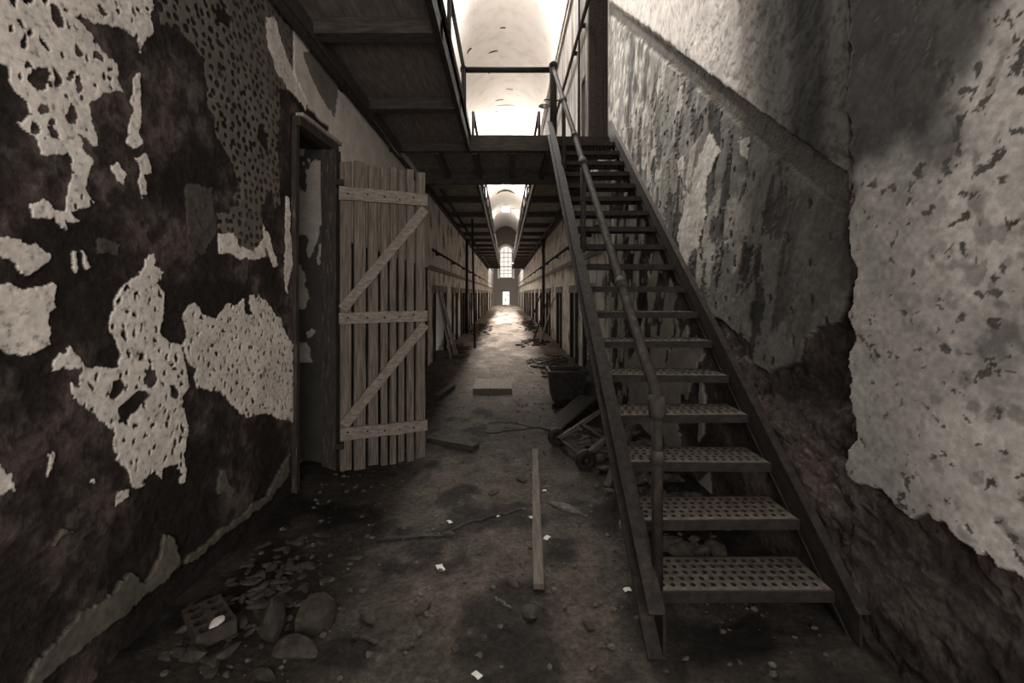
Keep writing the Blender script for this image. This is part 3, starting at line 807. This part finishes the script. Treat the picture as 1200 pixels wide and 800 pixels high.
# ------------------------------------------------------------------ staircase
S0, RUN, RISE, Z1, NST = 2.0, .2365, .1945, .188, 18
SXL, SXR = .66, 1.44
def stair():
    t = thing('staircase', ((SXL + SXR) / 2, 2.0, 0), 'steep rusty iron staircase with perforated treads against the right wall', 'staircase')
    # one tread with real holes, shared by all
    W, D, TH = SXR - SXL, .262, .006
    nx, ny = 16, 5
    mx, my = .025, .018
    cw, ch = (W - 2 * mx) / nx, (D - 2 * my) / ny
    m = MB()
    ring = [(-1, -1), (0, -1), (1, -1), (1, 0), (1, 1), (0, 1), (-1, 1), (-1, 0)]
    for i in range(nx):
        for j in range(ny):
            cx, cy = -W / 2 + mx + (i + .5) * cw, my + (j + .5) * ch
            hx, hy = cw * .27, ch * .31
            sk = .25 * cw * (1 if j % 2 else -1)
            v = [(cx + a * cw / 2, cy + b_ * ch / 2, 0) for a, b_ in ring]
            v += [(cx + sk * .5 + math.cos(math.atan2(b_, a) + .35) * hx, cy + math.sin(math.atan2(b_, a) + .35) * hy, .004) for a, b_ in ring]
            v += [(p[0], p[1], -TH - .006) for p in v[8:16]]
            f = [(k, (k + 1) % 8, 8 + (k + 1) % 8, 8 + k) for k in range(8)] + [(8 + k, 8 + (k + 1) % 8, 16 + (k + 1) % 8, 16 + k) for k in range(8)]
            m.add(v, f)
    m.box(-W / 2, W / 2, 0, my, -TH, 0).box(-W / 2, W / 2, D - my, D, -TH, 0)
    m.box(-W / 2, -W / 2 + mx, my, D - my, -TH, 0).box(W / 2 - mx, W / 2, my, D - my, -TH, 0)
    lip = MB().box(-W / 2, W / 2, -.008, .004, -.045, .002).box(-W / 2, W / 2, D - .004, D + .004, -.035, .001)
    tread = m.build('tread', 'tread_iron', None, origin=(0, 0, 0)); tread['tmp'] = 1
    tread.data.materials.append(M['black_iron'])  # hole walls in a dark grimy colour that also paints in their shade
    for p in tread.data.polygons:
        if p.index < nx * ny * 16 and (p.index // 8) % 2: p.material_index = 1
    nose = lip.build('nosing', 'black_iron', None, origin=(0, 0, 0))
    brk = MB()
    for sx in (-1, 1): brk.box(sx * (W / 2 - .012) - .012, sx * (W / 2 - .012) + .012, .01, D - .02, -.04, -TH)
    bracket = brk.build('bracket', 'rusty_iron', None, origin=(0, 0, 0))
    for n in range(NST):
        a, b_, c = (tread, nose, bracket) if n == 0 else (tread.copy(), nose.copy(), bracket.copy())
        if n:
            for q in (a, b_, c): C.objects.link(q)
        a.parent = t; a.location = Vector((0, S0 + RUN * n - 2.0, Z1 + RISE * n)); a.rotation_euler = (random.uniform(-.012, .012), random.uniform(-.008, .008), 0)
        b_.parent = a; c.parent = a
    if 'tmp' in tread: del tread['tmp']
    for o in [o for o in bpy.data.objects if o.name.startswith('tread')]:
        if 'tmp' in o: del o['tmp']
    # stringers: web plate plus top and bottom flange
    ya, yb = S0 - .14, 6.385
    sl = RISE / RUN
    def zc(y): return Z1 + (y - S0) * sl - .02
    for x, sgn in ((SXL - .012, -1), (SXR + .012, 1)):
        st = MB()
        up, dn = .13, -.17
        v = []
        for y in (ya, yb):
            for z in (max(-.03, zc(y) + dn), zc(y) + up):
                for xx in (x - .006, x + .006): v.append((xx, y, z))
        st.add(v, [(0, 1, 3, 2), (4, 6, 7, 5), (0, 2, 6, 4), (1, 5, 7, 3), (2, 3, 7, 6), (0, 4, 5, 1)])
        web = st.build('stringer', 'black_iron', t)
        fx = x - .03 if sgn < 0 else x + .01
        for oz in (up, dn + .1):
            fl = MB().beam((fx, ya, max(0, zc(ya) + oz)), (fx, yb, zc(yb) + oz), .075 if sgn < 0 else .045, .014, n=6, wob=.001)
            fl.build('flange', 'rusty_iron', web)
    # handrail on the open side
    rx = SXL + .005
    def rz(y): return 1.04 + (y - 2.0) * .825
    rail = MB().tube([(rx, 2.0, .98), (rx, 2.0, 1.02), (rx, 2.03, rz(2.03) + .015)] + [(rx + random.uniform(-.003, .003), y, rz(y)) for y in np.linspace(2.1, 6.4, 12)], .026, 10)
    rail.build('handrail', 'worn_pipe', t, True)
    for y in (2.0, 3.92, 5.25):
        zb = zc(y) + .10 if y > 2.1 else .2
        p = MB().tube([(rx, y, zb), (rx, y, rz(y) - .005)], .024, 10).build('post', 'rusty_iron' if y < 3 else 'worn_pipe', t, True)
        MB().lathe([(.0, -.05), (.034, -.05), (.038, -.02), (.038, .02), (.034, .05), (0, .05)], (0, .77, .64) if y > 2.1 else (0, 0, 1), (rx, y, rz(y) - (.0 if y > 2.1 else .04))).build('pipe_fitting', 'worn_pipe', p, True)
        if y < 2.1:
            MB().lathe([(.0, -.03), (.032, -.03), (.032, .03), (0, .03)], (0, 0, 1), (rx, y, .78)).build('collar', 'worn_pipe', p, True)
    MB().tube([(rx, 6.4, DT), (rx, 6.4, 4.70)], .050, 12).build('newel', 'black_iron', t, True)
    MB().lathe([(.052, 0), (.062, .02), (.058, .06), (.03, .09), (0, .10)], (0, 0, 1), (rx, 6.4, 4.66)).build('newel_cap', 'black_iron', t, True)
    for (y, n) in ((2.62, 0), (4.4, 0)):
        MB().lathe([(.0, -.035), (.034, -.035), (.034, .035), (0, .035)], (0, .77, .64), (rx, y, rz(y))).build('coupling', 'worn_pipe', t, True)
stair()

# ------------------------------------------------------------------ left doorway frame and plank door
t = thing('door_frame', (XL, 3.6, 0), 'peeling dark wooden frame around the near left doorway', 'door frame')
MB().beam((XL + .0, 3.315, -.02), (XL + .0, 3.315, DZ + .02), .07, .05, (0, 1, 0), 8, .003).build('jamb', 'frame_wood', t)
MB().beam((XL + .05, 3.90, -.02), (XL + .05, 3.90, DZ), .13, .11, (0, 1, 0), 8, .003).build('jamb', 'frame_wood', t)
MB().beam((XL + .02, 3.30, DZ + .03), (XL + .05, 3.97, DZ + .03), .09, .07, (0, 0, 1), 5, .003).build('head', 'frame_wood', t)
MB().beam((XL + .05, 3.30, DZ + .075), (XL + .09, 3.98, DZ + .075), .06, .03, (0, 0, 1), 5, .002).build('drip_moulding', 'pale_timber', t)
def plank_door():
    L, R = Vector((-1.405, 3.82, 0)), Vector((-.715, 4.10, 0))
    t = thing('plank_door', (L + R) / 2, 'tall ledged and braced plank door standing open off the left wall', 'door')
    d = (R - L).normalized(); nrm = Vector((d.y, -d.x, 0))               # nrm looks at the camera
    Wd = (R - L).length
    e = [0, .150, .307, .447, .553, .653, .749, .86, 1.0]
    tops = [2.60, 2.625, 2.60, 2.59, 2.605, 2.585, 2.60, 2.575]
    for k in range(8):
        a, b_ = e[k] * Wd + .007, e[k + 1] * Wd - .007
        m = MB(); v = []; N = 10
        zb = .0 + random.uniform(-.012, .02)
        th = random.uniform(.026, .032)
        for j in range(N + 1):
            z = zb + (tops[k] - zb) * j / N
            ja, jb = random.uniform(-.003, .003), random.uniform(-.003, .003)
            sl = (.015 * (1 - 2 * 0)) * (0 if j < N else random.uniform(-1, 1))
            p0, p1 = L + d * (a + ja), L + d * (b_ + jb)
            for p, q, zz in ((p0, -th, z), (p0 + d * .006, 0, z), (p1 - d * .006, 0, z + sl), (p1, -th, z + sl)):
                w_ = p + nrm * (q + .0)
                v.append((w_.x, w_.y, zz))
        f = []
        for j in range(N):
            for c in range(4): f.append((j * 4 + c, j * 4 + (c + 1) % 4, j * 4 + 4 + (c + 1) % 4, j * 4 + 4 + c))
        f += [(3, 2, 1, 0), (N * 4, N * 4 + 1, N * 4 + 2, N * 4 + 3)]
        m.add(v, f); m.build('plank', 'weathered_wood', t)
    def bar(name, s0, z0, s1, z1, wd, mat='rail_wood', out=.018):
        a = L + d * s0 + nrm * out; b_ = L + d * s1 + nrm * out
        up = Vector((0, 0, 1))
        m = MB()
        A_, B_ = Vector((a.x, a.y, z0)), Vector((b_.x, b_.y, z1))
        ax = (B_ - A_).normalized(); side = nrm.cross(ax)
        m.beam(A_, B_, .034, wd, side, 6, .0015)
        return m.build(name, mat, t)
    bar('ledge', .0, 2.335, Wd, 2.33, .11); bar('ledge', .0, 1.285, Wd, 1.295, .095); bar('ledge', .01, .315, Wd, .315, .10)
    bar('brace', .03, 1.36, Wd - .02, 2.25, .085, 'rail_wood', .016); bar('brace', .04, .39, Wd - .02, 1.22, .085, 'rail_wood', .016)
    for z in (2.335, 1.285, .315):
        for s in (.07, .23, .37, .5, .62):
            p = L + d * s + nrm * .036
            MB().lathe([(.009, 0), (.007, .004), (0, .005)], nrm, (p.x, p.y, z + random.uniform(-.02, .02)), 6).build('nail', 'black_iron', t)
    for z in (2.42, .22):
        MB().beam(L + nrm * .0 + Vector((0, 0, z)) - d * .02, L + d * .04 + nrm * .0 + Vector((0, 0, z)), .05, .09, nrm, 1).build('hinge', 'black_iron', t)
plank_door()

# ------------------------------------------------------------------ pipes on walls
def pipe(name, label, pts, r, mat='black_iron', brackets=(), wallx=None):
    t = thing(name, pts[0], label, 'pipe')
    MB().tube(pts, r, 8).build('pipe_run', mat, t, True)
    for p in brackets:
        MB().box(min(p[0], wallx), max(p[0], wallx), p[1] - .03, p[1] + .03, p[2] - .035, p[2] + .035).build('bracket', mat, t)
    return t
pipe('wall_pipe', 'dark pipe high on the left wall under the near gallery', [(XL + .06, 1.6, 3.40), (XL + .06, 8.6, 3.40)], .035, 'black_iron', [(XL + .06, y, 3.40) for y in (2.4, 4.2, 6.0, 7.8)], XL)
pipe('wall_pipe', 'pipe along the right gallery wall above the stair head', [(XR - .08, 7.8, 6.55), (XR - .08, 24, 6.55)], .035, 'rusty_iron', [(XR - .08, y, 6.55) for y in (8.6, 9.6, 12, 15, 18)], XR)
pipe('wall_pipe', 'straight conduit along the left corridor wall above the cell doors', [(XL + .10, 9.0, 2.35), (XL + .10, 52, 2.35)], .028, 'rusty_iron', [(XL + .10, y, 2.35) for y in (10, 13, 16, 19, 22, 26, 30)], XL)
pipe('wall_pipe', 'conduit along the right corridor wall above the cell doors', [(XR - .10, 7.0, 2.52), (XR - .10, 52, 2.52)], .032, 'rusty_iron', [(XR - .10, y, 2.52) for y in (8, 10.5, 13, 16, 19, 23, 27)], XR)
pipe('wall_pipe', 'sagging pipe slung under the right gallery', [(1.22, 8.4, 3.38), (1.2, 11, 3.30), (1.14, 13, 3.24), (1.2, 16, 3.36), (1.22, 24, 3.40)], .03)
pipe('wall_pipe', 'long pipe hung under the left gallery beyond the bridge', [(-1.2, 8.4, 3.40), (-1.2, 39, 3.40)], .03)
pipe('downpipe', 'vertical pipe running down the left corridor wall', [(XL + .12, 16.6, 0), (XL + .12, 16.6, 3.45)], .05)
pipe('downpipe', 'vertical pipe with bent top on the right corridor wall', [(XR - .1, 16.95, 0), (XR - .1, 16.95, 2.95), (XR - .13, 16.85, 3.08), (XR - .14, 16.2, 3.42)], .055)
pipe('support_post', 'thin black post leaning between floor and left gallery', [(-.84, 12.3, fz(-.84, 12.3)), (-.92, 12.35, 3.5)], .03)
pipe('wall_pipe', 'slim riser pipe beside the upper doorway', [(XR - .05, 9.05, DT), (XR - .05, 9.05, VZ - .3)], .025, 'rusty_iron')
# gooseneck lamps
def lamp(label, base, dish):
    t = thing('gooseneck_lamp', base, label, 'lamp')
    b_, d = Vector(base), Vector(dish)
    MB().tube([b_, b_.lerp(Vector((d.x, d.y, b_.z)), .8), Vector((d.x + .02 * (1 if b_.x > d.x else -1), d.y, b_.z - .01)), d + Vector((0, 0, .14)), d + Vector((0, 0, .05))], .022, 8).build('arm', 'black_iron', t, True)
    MB().lathe([(.03, .10), (.04, .05), (.09, .03), (.17, -.03), (.16, -.035), (.08, .015), (.0, .03)], (0, 0, 1), d).build('shade', 'lamp_enamel', t, True)
    MB().lathe([(.03, .02), (.04, -.02), (.02, -.055), (0, -.06)], (0, 0, 1), d).build('bulb', 'paper', t, True)
lamp('gooseneck lamp with dished shade high on the right gallery wall', (XR, 12.9, 6.95), (1.08, 12.8, 6.78))
lamp('small dished lamp hanging at the far right gallery edge', (.505, 29, 3.60), (.42, 29, 3.36))

# ------------------------------------------------------------------ loose things on the floor
def px(x, y, z=0.0):                   # pixel of a point at height z -> floor position
    Y = FPX * (CAMH - z) / (y - VPY)
    return ((x - VPX) * Y / FPX, Y)
def simple(name, mb, mat, label, cat, group=None, smooth=False):
    return tag(mb.build(name, mat, None, smooth), label, cat, group)
a, c = px(631, 690), px(627, 530)
simple('long_batten', MB().beam((a[0], a[1], fz(*a) + .028), (c[0], c[1], fz(*c) + .03), .055, .03, (0, 0, 1), 8, .001), 'lying_timber', 'long narrow wooden batten lying along the middle of the floor', 'plank')
simple('flat_hatch', MB().box(-.50, .09, 6.75, 7.55, fz(-.2, 7.1) - .02, fz(-.2, 7.1) + .085, .012), 'lying_timber', 'flat square wooden hatch lying on the corridor floor', 'hatch')
a, c = px(503, 517), px(558, 527)
simple('dark_timber', MB().beam((a[0], a[1], fz(*a) + .03), (c[0], c[1], fz(*c) + .03), .10, .05, (0, 0, 1), 5, .004), 'dark_timber', 'short dark timber lying beside the foot of the plank door', 'timber')
a, c = px(512, 470), px(530, 455)
simple('dark_timber', MB().beam((a[0], a[1], fz(*a) + .05), (c[0], c[1], fz(*c) + .04), .09, .07, (0, 0, 1), 4, .004), 'dark_timber', 'dark timber on the floor along the left wall past the door', 'timber')
def floor_line(pix, lift=.008, n=6):
    pts = []
    P = [px(*q) for q in pix]
    for k in range(len(P) - 1):
        for j in range(n):
            s = j / n
            x, y = P[k][0] + (P[k + 1][0] - P[k][0]) * s, P[k][1] + (P[k + 1][1] - P[k][1]) * s
            pts.append((x + random.uniform(-.006, .006), y + random.uniform(-.01, .01), fz(x, y) + lift))
    return pts
simple('cable', MB().tube(floor_line([(440, 632), (490, 628), (522, 626), (545, 614), (580, 604), (618, 596)]), .011, 6), 'black_iron', 'dark cable snaking across the floor in the foreground', 'cable')
simple('wire', MB().tube(floor_line([(548, 500), (572, 507), (610, 503), (640, 501), (662, 498)]), .006, 6), 'black_iron', 'thin wire lying across the floor behind the batten', 'wire')
simple('wire', MB().tube(floor_line([(572, 495), (600, 495), (632, 502)]), .005, 6), 'black_iron', 'short wire crossing near the hatch on the floor', 'wire')
simple('twig', MB().tube(floor_line([(412, 745), (424, 748), (446, 754)], .014), .009, 6), 'dark_timber', 'short dark twig in the left foreground', 'twig')
simple('twig', MB().tube(floor_line([(582, 702), (592, 708), (602, 716)], .012), .006, 6), 'lying_timber', 'thin bent twig near the end of the batten', 'twig')
for (x, y, s, lab) in ((516, 665, .045, 'white paper scrap alone on the path in the foreground'), (527, 610, .035, 'yellowed paper scrap just above the dark cable'), (641, 631, .035, 'crumpled white paper right of the batten'), (622, 606, .03, 'white scrap on the left side of the batten'),
                       (638, 574, .022, 'tiny white scrap beside the middle of the batten'), (559, 788, .03, 'pale scrap at the bottom edge of the picture'), (735, 692, .03, 'white flake beside the foot of the staircase'), (669, 471, .045, 'pale slip by the wheels under the stairs'), (584, 604, .02, 'tiny white scrap lying on the dark cable')):
    X_, Y_ = px(x, y)
    m = MB(); z = fz(X_, Y_) + .012
    s *= .62; q = random.uniform(0, 6.28); v = []
    for zz in (0, .003):
        for (i1, i2, dz) in ((-1, -1, 0), (0, -.8, .012), (1, -1, .002), (1.1, .9, .006), (0, 1, .014), (-.9, 1, .001)):
            v.append((X_ + s * (i1 * math.cos(q) - i2 * .7 * math.sin(q)), Y_ + s * (i1 * math.sin(q) + i2 * .7 * math.cos(q)), z - .006 + dz * .35 + zz))
    m.add(v, [(0, 5, 4, 1), (1, 4, 3, 2), (6, 7, 10, 11), (7, 8, 9, 10)] + [(k, (k + 1) % 6, 6 + (k + 1) % 6, 6 + k) for k in range(6)])
    simple('paper_scrap', m, 'paper', lab, 'paper')
# perforated brick and rubble in the left foreground
X_, Y_ = px(245, 742)
def holed_brick(cx, cy, z, rot):
    m = MB(); L_, W_, H_ = .24, .15, .06
    ring = [(-1, -1), (0, -1), (1, -1), (1, 0), (1, 1), (0, 1), (-1, 1), (-1, 0)]
    co, si = math.cos(rot), math.sin(rot)
    def R(p): return (cx + p[0] * co - p[1] * si, cy + p[0] * si + p[1] * co, z + p[2])
    for i in range(4):
        for j in range(2):
            ox, oy = -L_ / 2 + (i + .5) * L_ / 4, -W_ / 2 + (j + .5) * W_ / 2
            v = [(ox + a * L_ / 8, oy + b_ * W_ / 4, H_) for a, b_ in ring]
            v += [(ox + math.cos(math.atan2(b_, a)) * .020, oy + math.sin(math.atan2(b_, a)) * .026, H_) for a, b_ in ring]
            v += [(p[0], p[1], .008) for p in v[8:]]
            m.add([R(p) for p in v], [(k, (k + 1) % 8, 8 + (k + 1) % 8, 8 + k) for k in range(8)] + [(8 + k, 8 + (k + 1) % 8, 16 + (k + 1) % 8, 16 + k) for k in range(8)] + [tuple(range(16, 24))])
    c = [(-L_ / 2, -W_ / 2), (L_ / 2, -W_ / 2), (L_ / 2, W_ / 2), (-L_ / 2, W_ / 2)]
    m.add([R((p[0], p[1], zz)) for zz in (0, H_) for p in c], [(3, 2, 1, 0)] + [(k, (k + 1) % 4, 4 + (k + 1) % 4, 4 + k) for k in range(4)])
    return m
pb = simple('perforated_brick', holed_brick(X_, Y_, fz(X_, Y_) + .0, -.75), 'dirt_crumbs', 'brick with round holes lying in the left foreground rubble', 'brick')
pb.data.materials.append(M['black_iron'])  # brick hole walls coloured dark, their inner shade painted in
for p in pb.data.polygons:
    if p.index < 8 * 17 and p.index % 17 >= 8: p.material_index = 1
def chunk(x, y, r, mat, lab, sq=(1, 1, .6), cat='rubble'):
    X_, Y_ = px(x, y)
    r *= .72
    return simple('rubble_chunk', MB().rock((X_, Y_, fz(X_, Y_) + r * .3 + (.06 if 'resting on' in lab else 0)), r, sq), mat if mat != 'rubble' else 'dirt_crumbs', lab, cat)
for a_ in ((254, 752, .045, 'paper', 'pale plaster lump resting on the perforated brick', (1, .8, .5)), (222, 728, .05, 'rubble', 'pale flake of plaster left of the perforated brick', (1.2, .5, .3)),
           (318, 742, .13, 'dirt_crumbs', 'tall dark lump of masonry in the left foreground', (.7, .7, 1.3)), (372, 728, .15, 'dark_timber', 'wide dark lump of masonry right of the tall one', (1, .8, .8)),
           (345, 765, .11, 'rubble', 'rounded brown rubble lump in front of the dark masonry lumps', (1.3, .8, .6)), (230, 778, .07, 'rubble', 'broken brick piece nearest the bottom left corner', (1.2, .8, .6)),
           (432, 720, .06, 'dark_timber', 'dark clod left of the lone white paper', (1.5, .8, .4)), (497, 708, .055, 'dark_timber', 'flat dark clod below the lone white paper', (1.7, .8, .35)), (622, 718, .07, 'dark_timber', 'dark clod at the near end of the batten', (1.2, .8, .5)), (600, 682, .05, 'rubble', 'small clod left of the batten end', (1.4, .8, .4)),
           (527, 625, .05, 'dark_timber', 'dark clod that the cable runs over', (1.4, .9, .5)), (533, 757, .03, 'dark_timber', 'small dark crumb low in the centre foreground', (1, 1, .7)), (567, 750, .03, 'dark_timber', 'round dark crumb low in the centre foreground', (1, 1, .7)), (690, 732, .04, 'rubble', 'brown clod near the stair foot', (1, 1, .7)), (578, 575, .05, 'dark_timber', 'flat dark clod in mid path', (2, 1, .3)), (610, 560, .05, 'dark_timber', 'flat dark clod left of the far end of the batten', (2, 1, .35))):
    chunk(a_[0], a_[1], a_[2], a_[3], a_[4], a_[5])
# junk heap beneath the stairs
def bin_():
    cx, cy = .80, 6.05
    z0 = fz(cx, cy) - .01
    t = thing('tapered_bin', (cx, cy, z0), 'dark tapered metal bin standing beside the corrugated sheet', 'bin')
    m = MB(); v = []
    prof = [(.13, 0), (.20, .12), (.235, .47), (.215, .47), (.185, .13), (.12, .03)]
    for (r, h) in prof:
        for (sx, sy) in ((-1, -1), (1, -1), (1, 1), (-1, 1)): v.append((cx + sx * r, cy + sy * r * .85, z0 + h))
    f = []
    for k in range(5):
        for c in range(4): f.append((k * 4 + c, k * 4 + (c + 1) % 4, k * 4 + 4 + (c + 1) % 4, k * 4 + 4 + c))
    f += [(3, 2, 1, 0), (20, 21, 22, 23)]
    m.add(v, f); m.build('body', 'black_iron', t)
    m = MB()
    for (x0, x1, y0, y1) in ((-.26, .26, -.225, -.19), (-.26, .26, .19, .225), (-.26, -.225, -.19, .19), (.225, .26, -.19, .19)): m.box(cx + x0, cx + x1, cy + y0, cy + y1, z0 + .45, z0 + .49)
    m.build('rim', 'rusty_iron', t)
bin_()
def corrugated():
    m = MB(); n = 36; v = []
    for j in range(2):
        for s in (0, .006):
            for k in range(n + 1):
                u = k / n
                zz = .04 + u * .62; xx = 1.02 + .14 * u + .016 * math.sin(u * 9 * 2 * math.pi) + s
                v.append((xx, 5.55 + j * .75, zz + .05 * j))
    N = n + 1; f = []
    for k in range(n):
        f += [(k, k + 1, 2 * N + k + 1, 2 * N + k), (N + k, 3 * N + k, 3 * N + k + 1, N + k + 1)]
        f += [(k, N + k, N + k + 1, k + 1), (2 * N + k, 2 * N + k + 1, 3 * N + k + 1, 3 * N + k)]
    m.add(v, f)
    simple('corrugated_sheet', m, 'worn_pipe', 'ribbed metal sheet leaning beneath the stairs behind the bin', 'sheet')
corrugated()
def cart(wx, wy, r, hx, hy, hz, label, gap):
    z = fz(wx, wy) + r
    t = thing('hand_cart', (wx, wy, z - r), label, 'hand cart')
    d = Vector((hx - wx, hy - wy, hz - z)); side = Vector((d.y, -d.x, 0)).normalized()
    for s in (-1, 1):
        a = Vector((wx, wy, z)) + side * s * gap / 2; b_ = Vector((hx, hy, hz)) + side * s * gap * .35
        MB().beam(a, b_, .045, .035, (0, 0, 1), 4, .002).build('shaft', 'lying_timber', t)
        wc = a + side * s * .05
        wv = MB().lathe([(0, -.022), (r * .55, -.022), (r * .6, -.03), (r, -.026), (r * 1.03, 0), (r, .026), (r * .6, .03), (r * .55, .022), (0, .022)], side, wc, 18).build('wheel', 'black_iron', t, True)
        MB().lathe([(0, -.045), (.02, -.045), (.024, 0), (.02, .045), (0, .045)], side, wc, 10).build('hub', 'rusty_iron', wv, True)
    MB().tube([Vector((wx, wy, z)) - side * (gap / 2 + .05), Vector((wx, wy, z)) + side * (gap / 2 + .05)], .012, 8).build('axle', 'rusty_iron', t)
    for q in (.35, .7):
        p = Vector((wx, wy, z)).lerp(Vector((hx, hy, hz)), q)
        MB().beam(p - side * gap * .45, p + side * gap * .45, .04, .025, (0, 0, 1)).build('cross_bar', 'dark_timber', t)
cart(.585, 4.15, .085, 1.18, 4.32, .46, 'two-wheeled hand cart with wooden shafts tipped under the stairs', .54)
a = MB()
a.beam((.46, 4.86, fz(.46, 4.86) + .03), (.98, 5.45, .25), .24, .02, (0, 0, 1), 5, .003)
simple('tilted_board', a, 'frame_wood', 'wide board tilted against the junk under the stairs', 'board')
simple('spoked_roller', MB().lathe([(0, -.05), (.075, -.05), (.085, -.03), (.085, .03), (.075, .05), (0, .05)], (1, -.4, 0), (.93, 5.55, fz(.93, 5.55) + .10), 18), 'black_iron', 'black roller lying beside the bin under the stairs', 'roller')
simple('loose_pole', MB().beam((.76, 3.40, fz(.76, 3.4) + .02), (1.06, 3.72, .50), .05, .05, (0, 0, 1), 5, .002), 'lying_timber', 'loose square pole propped behind the left stair stringer', 'pole')
# leaning boards by the cells
for k, (y, top) in enumerate(((9.55, 1.62), (9.8, 1.55), (10.05, 1.6), (10.3, 1.5))):
    simple('leaning_board', MB().beam((-1.22 + .02 * k, y + .5, fz(-1.22, y + .5)), (XL + .10, y, top), .14, .025, (1, 0, .4), 4, .002), 'pale_timber' if k != 1 else 'lying_timber', ('first', 'second', 'third', 'fourth')[k] + ' leaning board from the door against the left cell doorway', 'board', 'boards leaning on the left cell doorway')
for k, (y, x0, top, mt) in enumerate(((13.4, .95, 1.35, 'pale_timber'), (13.9, 1.0, 1.2, 'pale_timber'), (14.5, .85, 1.55, 'dark_timber'), (18.9, .9, 1.4, 'dark_timber'))):
    simple('leaning_stick', MB().beam((x0, y - .3, fz(x0, y - .3)), (XR - .06, y + .2, top), .06, .04, (1, 0, .4), 4, .002), mt, ('pale stick leaning nearest the stairs on the right corridor wall', 'second pale stick leaning on the right corridor wall', 'dark pole leaning past the pale sticks on the right wall', 'dark pole leaning farthest down the right corridor wall')[k], 'stick', 'sticks leaning on the right corridor wall')
def heap(name, label, x, y, sx, sy, h, n, mat, rr=(.02, .075), cat='debris heap'):
    m = MB()
    for k in range(n):
        u, v_ = random.gauss(0, .5), random.gauss(0, .5)
        q = math.exp(-(u * u + v_ * v_))
        X_, Y_ = min(max(x + u * sx, XL + .16), XR - .16), y + v_ * sy
        r = random.uniform(*rr)
        m.rock((X_, Y_, fz(X_, Y_) + h * q * random.random()), r, (1.6, .8, .5) if k % 3 else (.8, 2.2, .35))
    o = simple(name, m, mat, label, cat); o['kind'] = 'stuff'
heap('debris_heap', 'low dark heap of litter in front of the right cells', .85, 13.6, .45, .9, .12, 90, 'dark_timber')
heap('debris_heap', 'splintered litter heap between the bin and the right cells', .95, 9.2, .40, 1.3, .16, 110, 'rubble')
heap('debris_heap', 'rubble heap against the left wall past the plank door', -1.2, 11.5, .25, 1.5, .14, 90, 'rubble')
heap('debris_heap', 'scattered litter along the left wall farther down the corridor', -1.0, 19, .35, 3.0, .14, 110, 'rubble')
heap('debris_heap', 'scattered litter along the right wall farther down the corridor', 1.0, 21, .35, 4.0, .14, 130, 'rubble')
heap('debris_heap', 'pale rubble strewn across the floor before the end wall', 0, 50, 1.1, 3.0, .25, 90, 'pale_timber')
heap('debris_heap', 'fine dirt and rubble piled under the staircase', 1.05, 3.6, .35, 1.1, .10, 160, 'rubble')
heap('debris_heap', 'rubble piled at the foot of the near left wall', -1.2, 2.2, .25, .7, .03, 120, 'dirt_crumbs', (.01, .035))
# pebbles
def pebbles():
    m = MB()
    for k in range(1500):
        Y_ = math.exp(random.uniform(math.log(1.75), math.log(9)))
        X_ = random.uniform(-1.4, 1.4)
        if random.random() > .25 + .6 * abs(X_) / 1.4 + (.35 if .15 < X_ < .9 else 0): continue
        r = random.choice((.006, .008, .012, .018))
        m.rock((X_, Y_, fz(X_, Y_) + r * .4), r)
    o = simple('pebbles', m, 'rubble', 'small stones and plaster crumbs strewn over the dirt floor', 'pebbles'); o['kind'] = 'stuff'
pebbles()
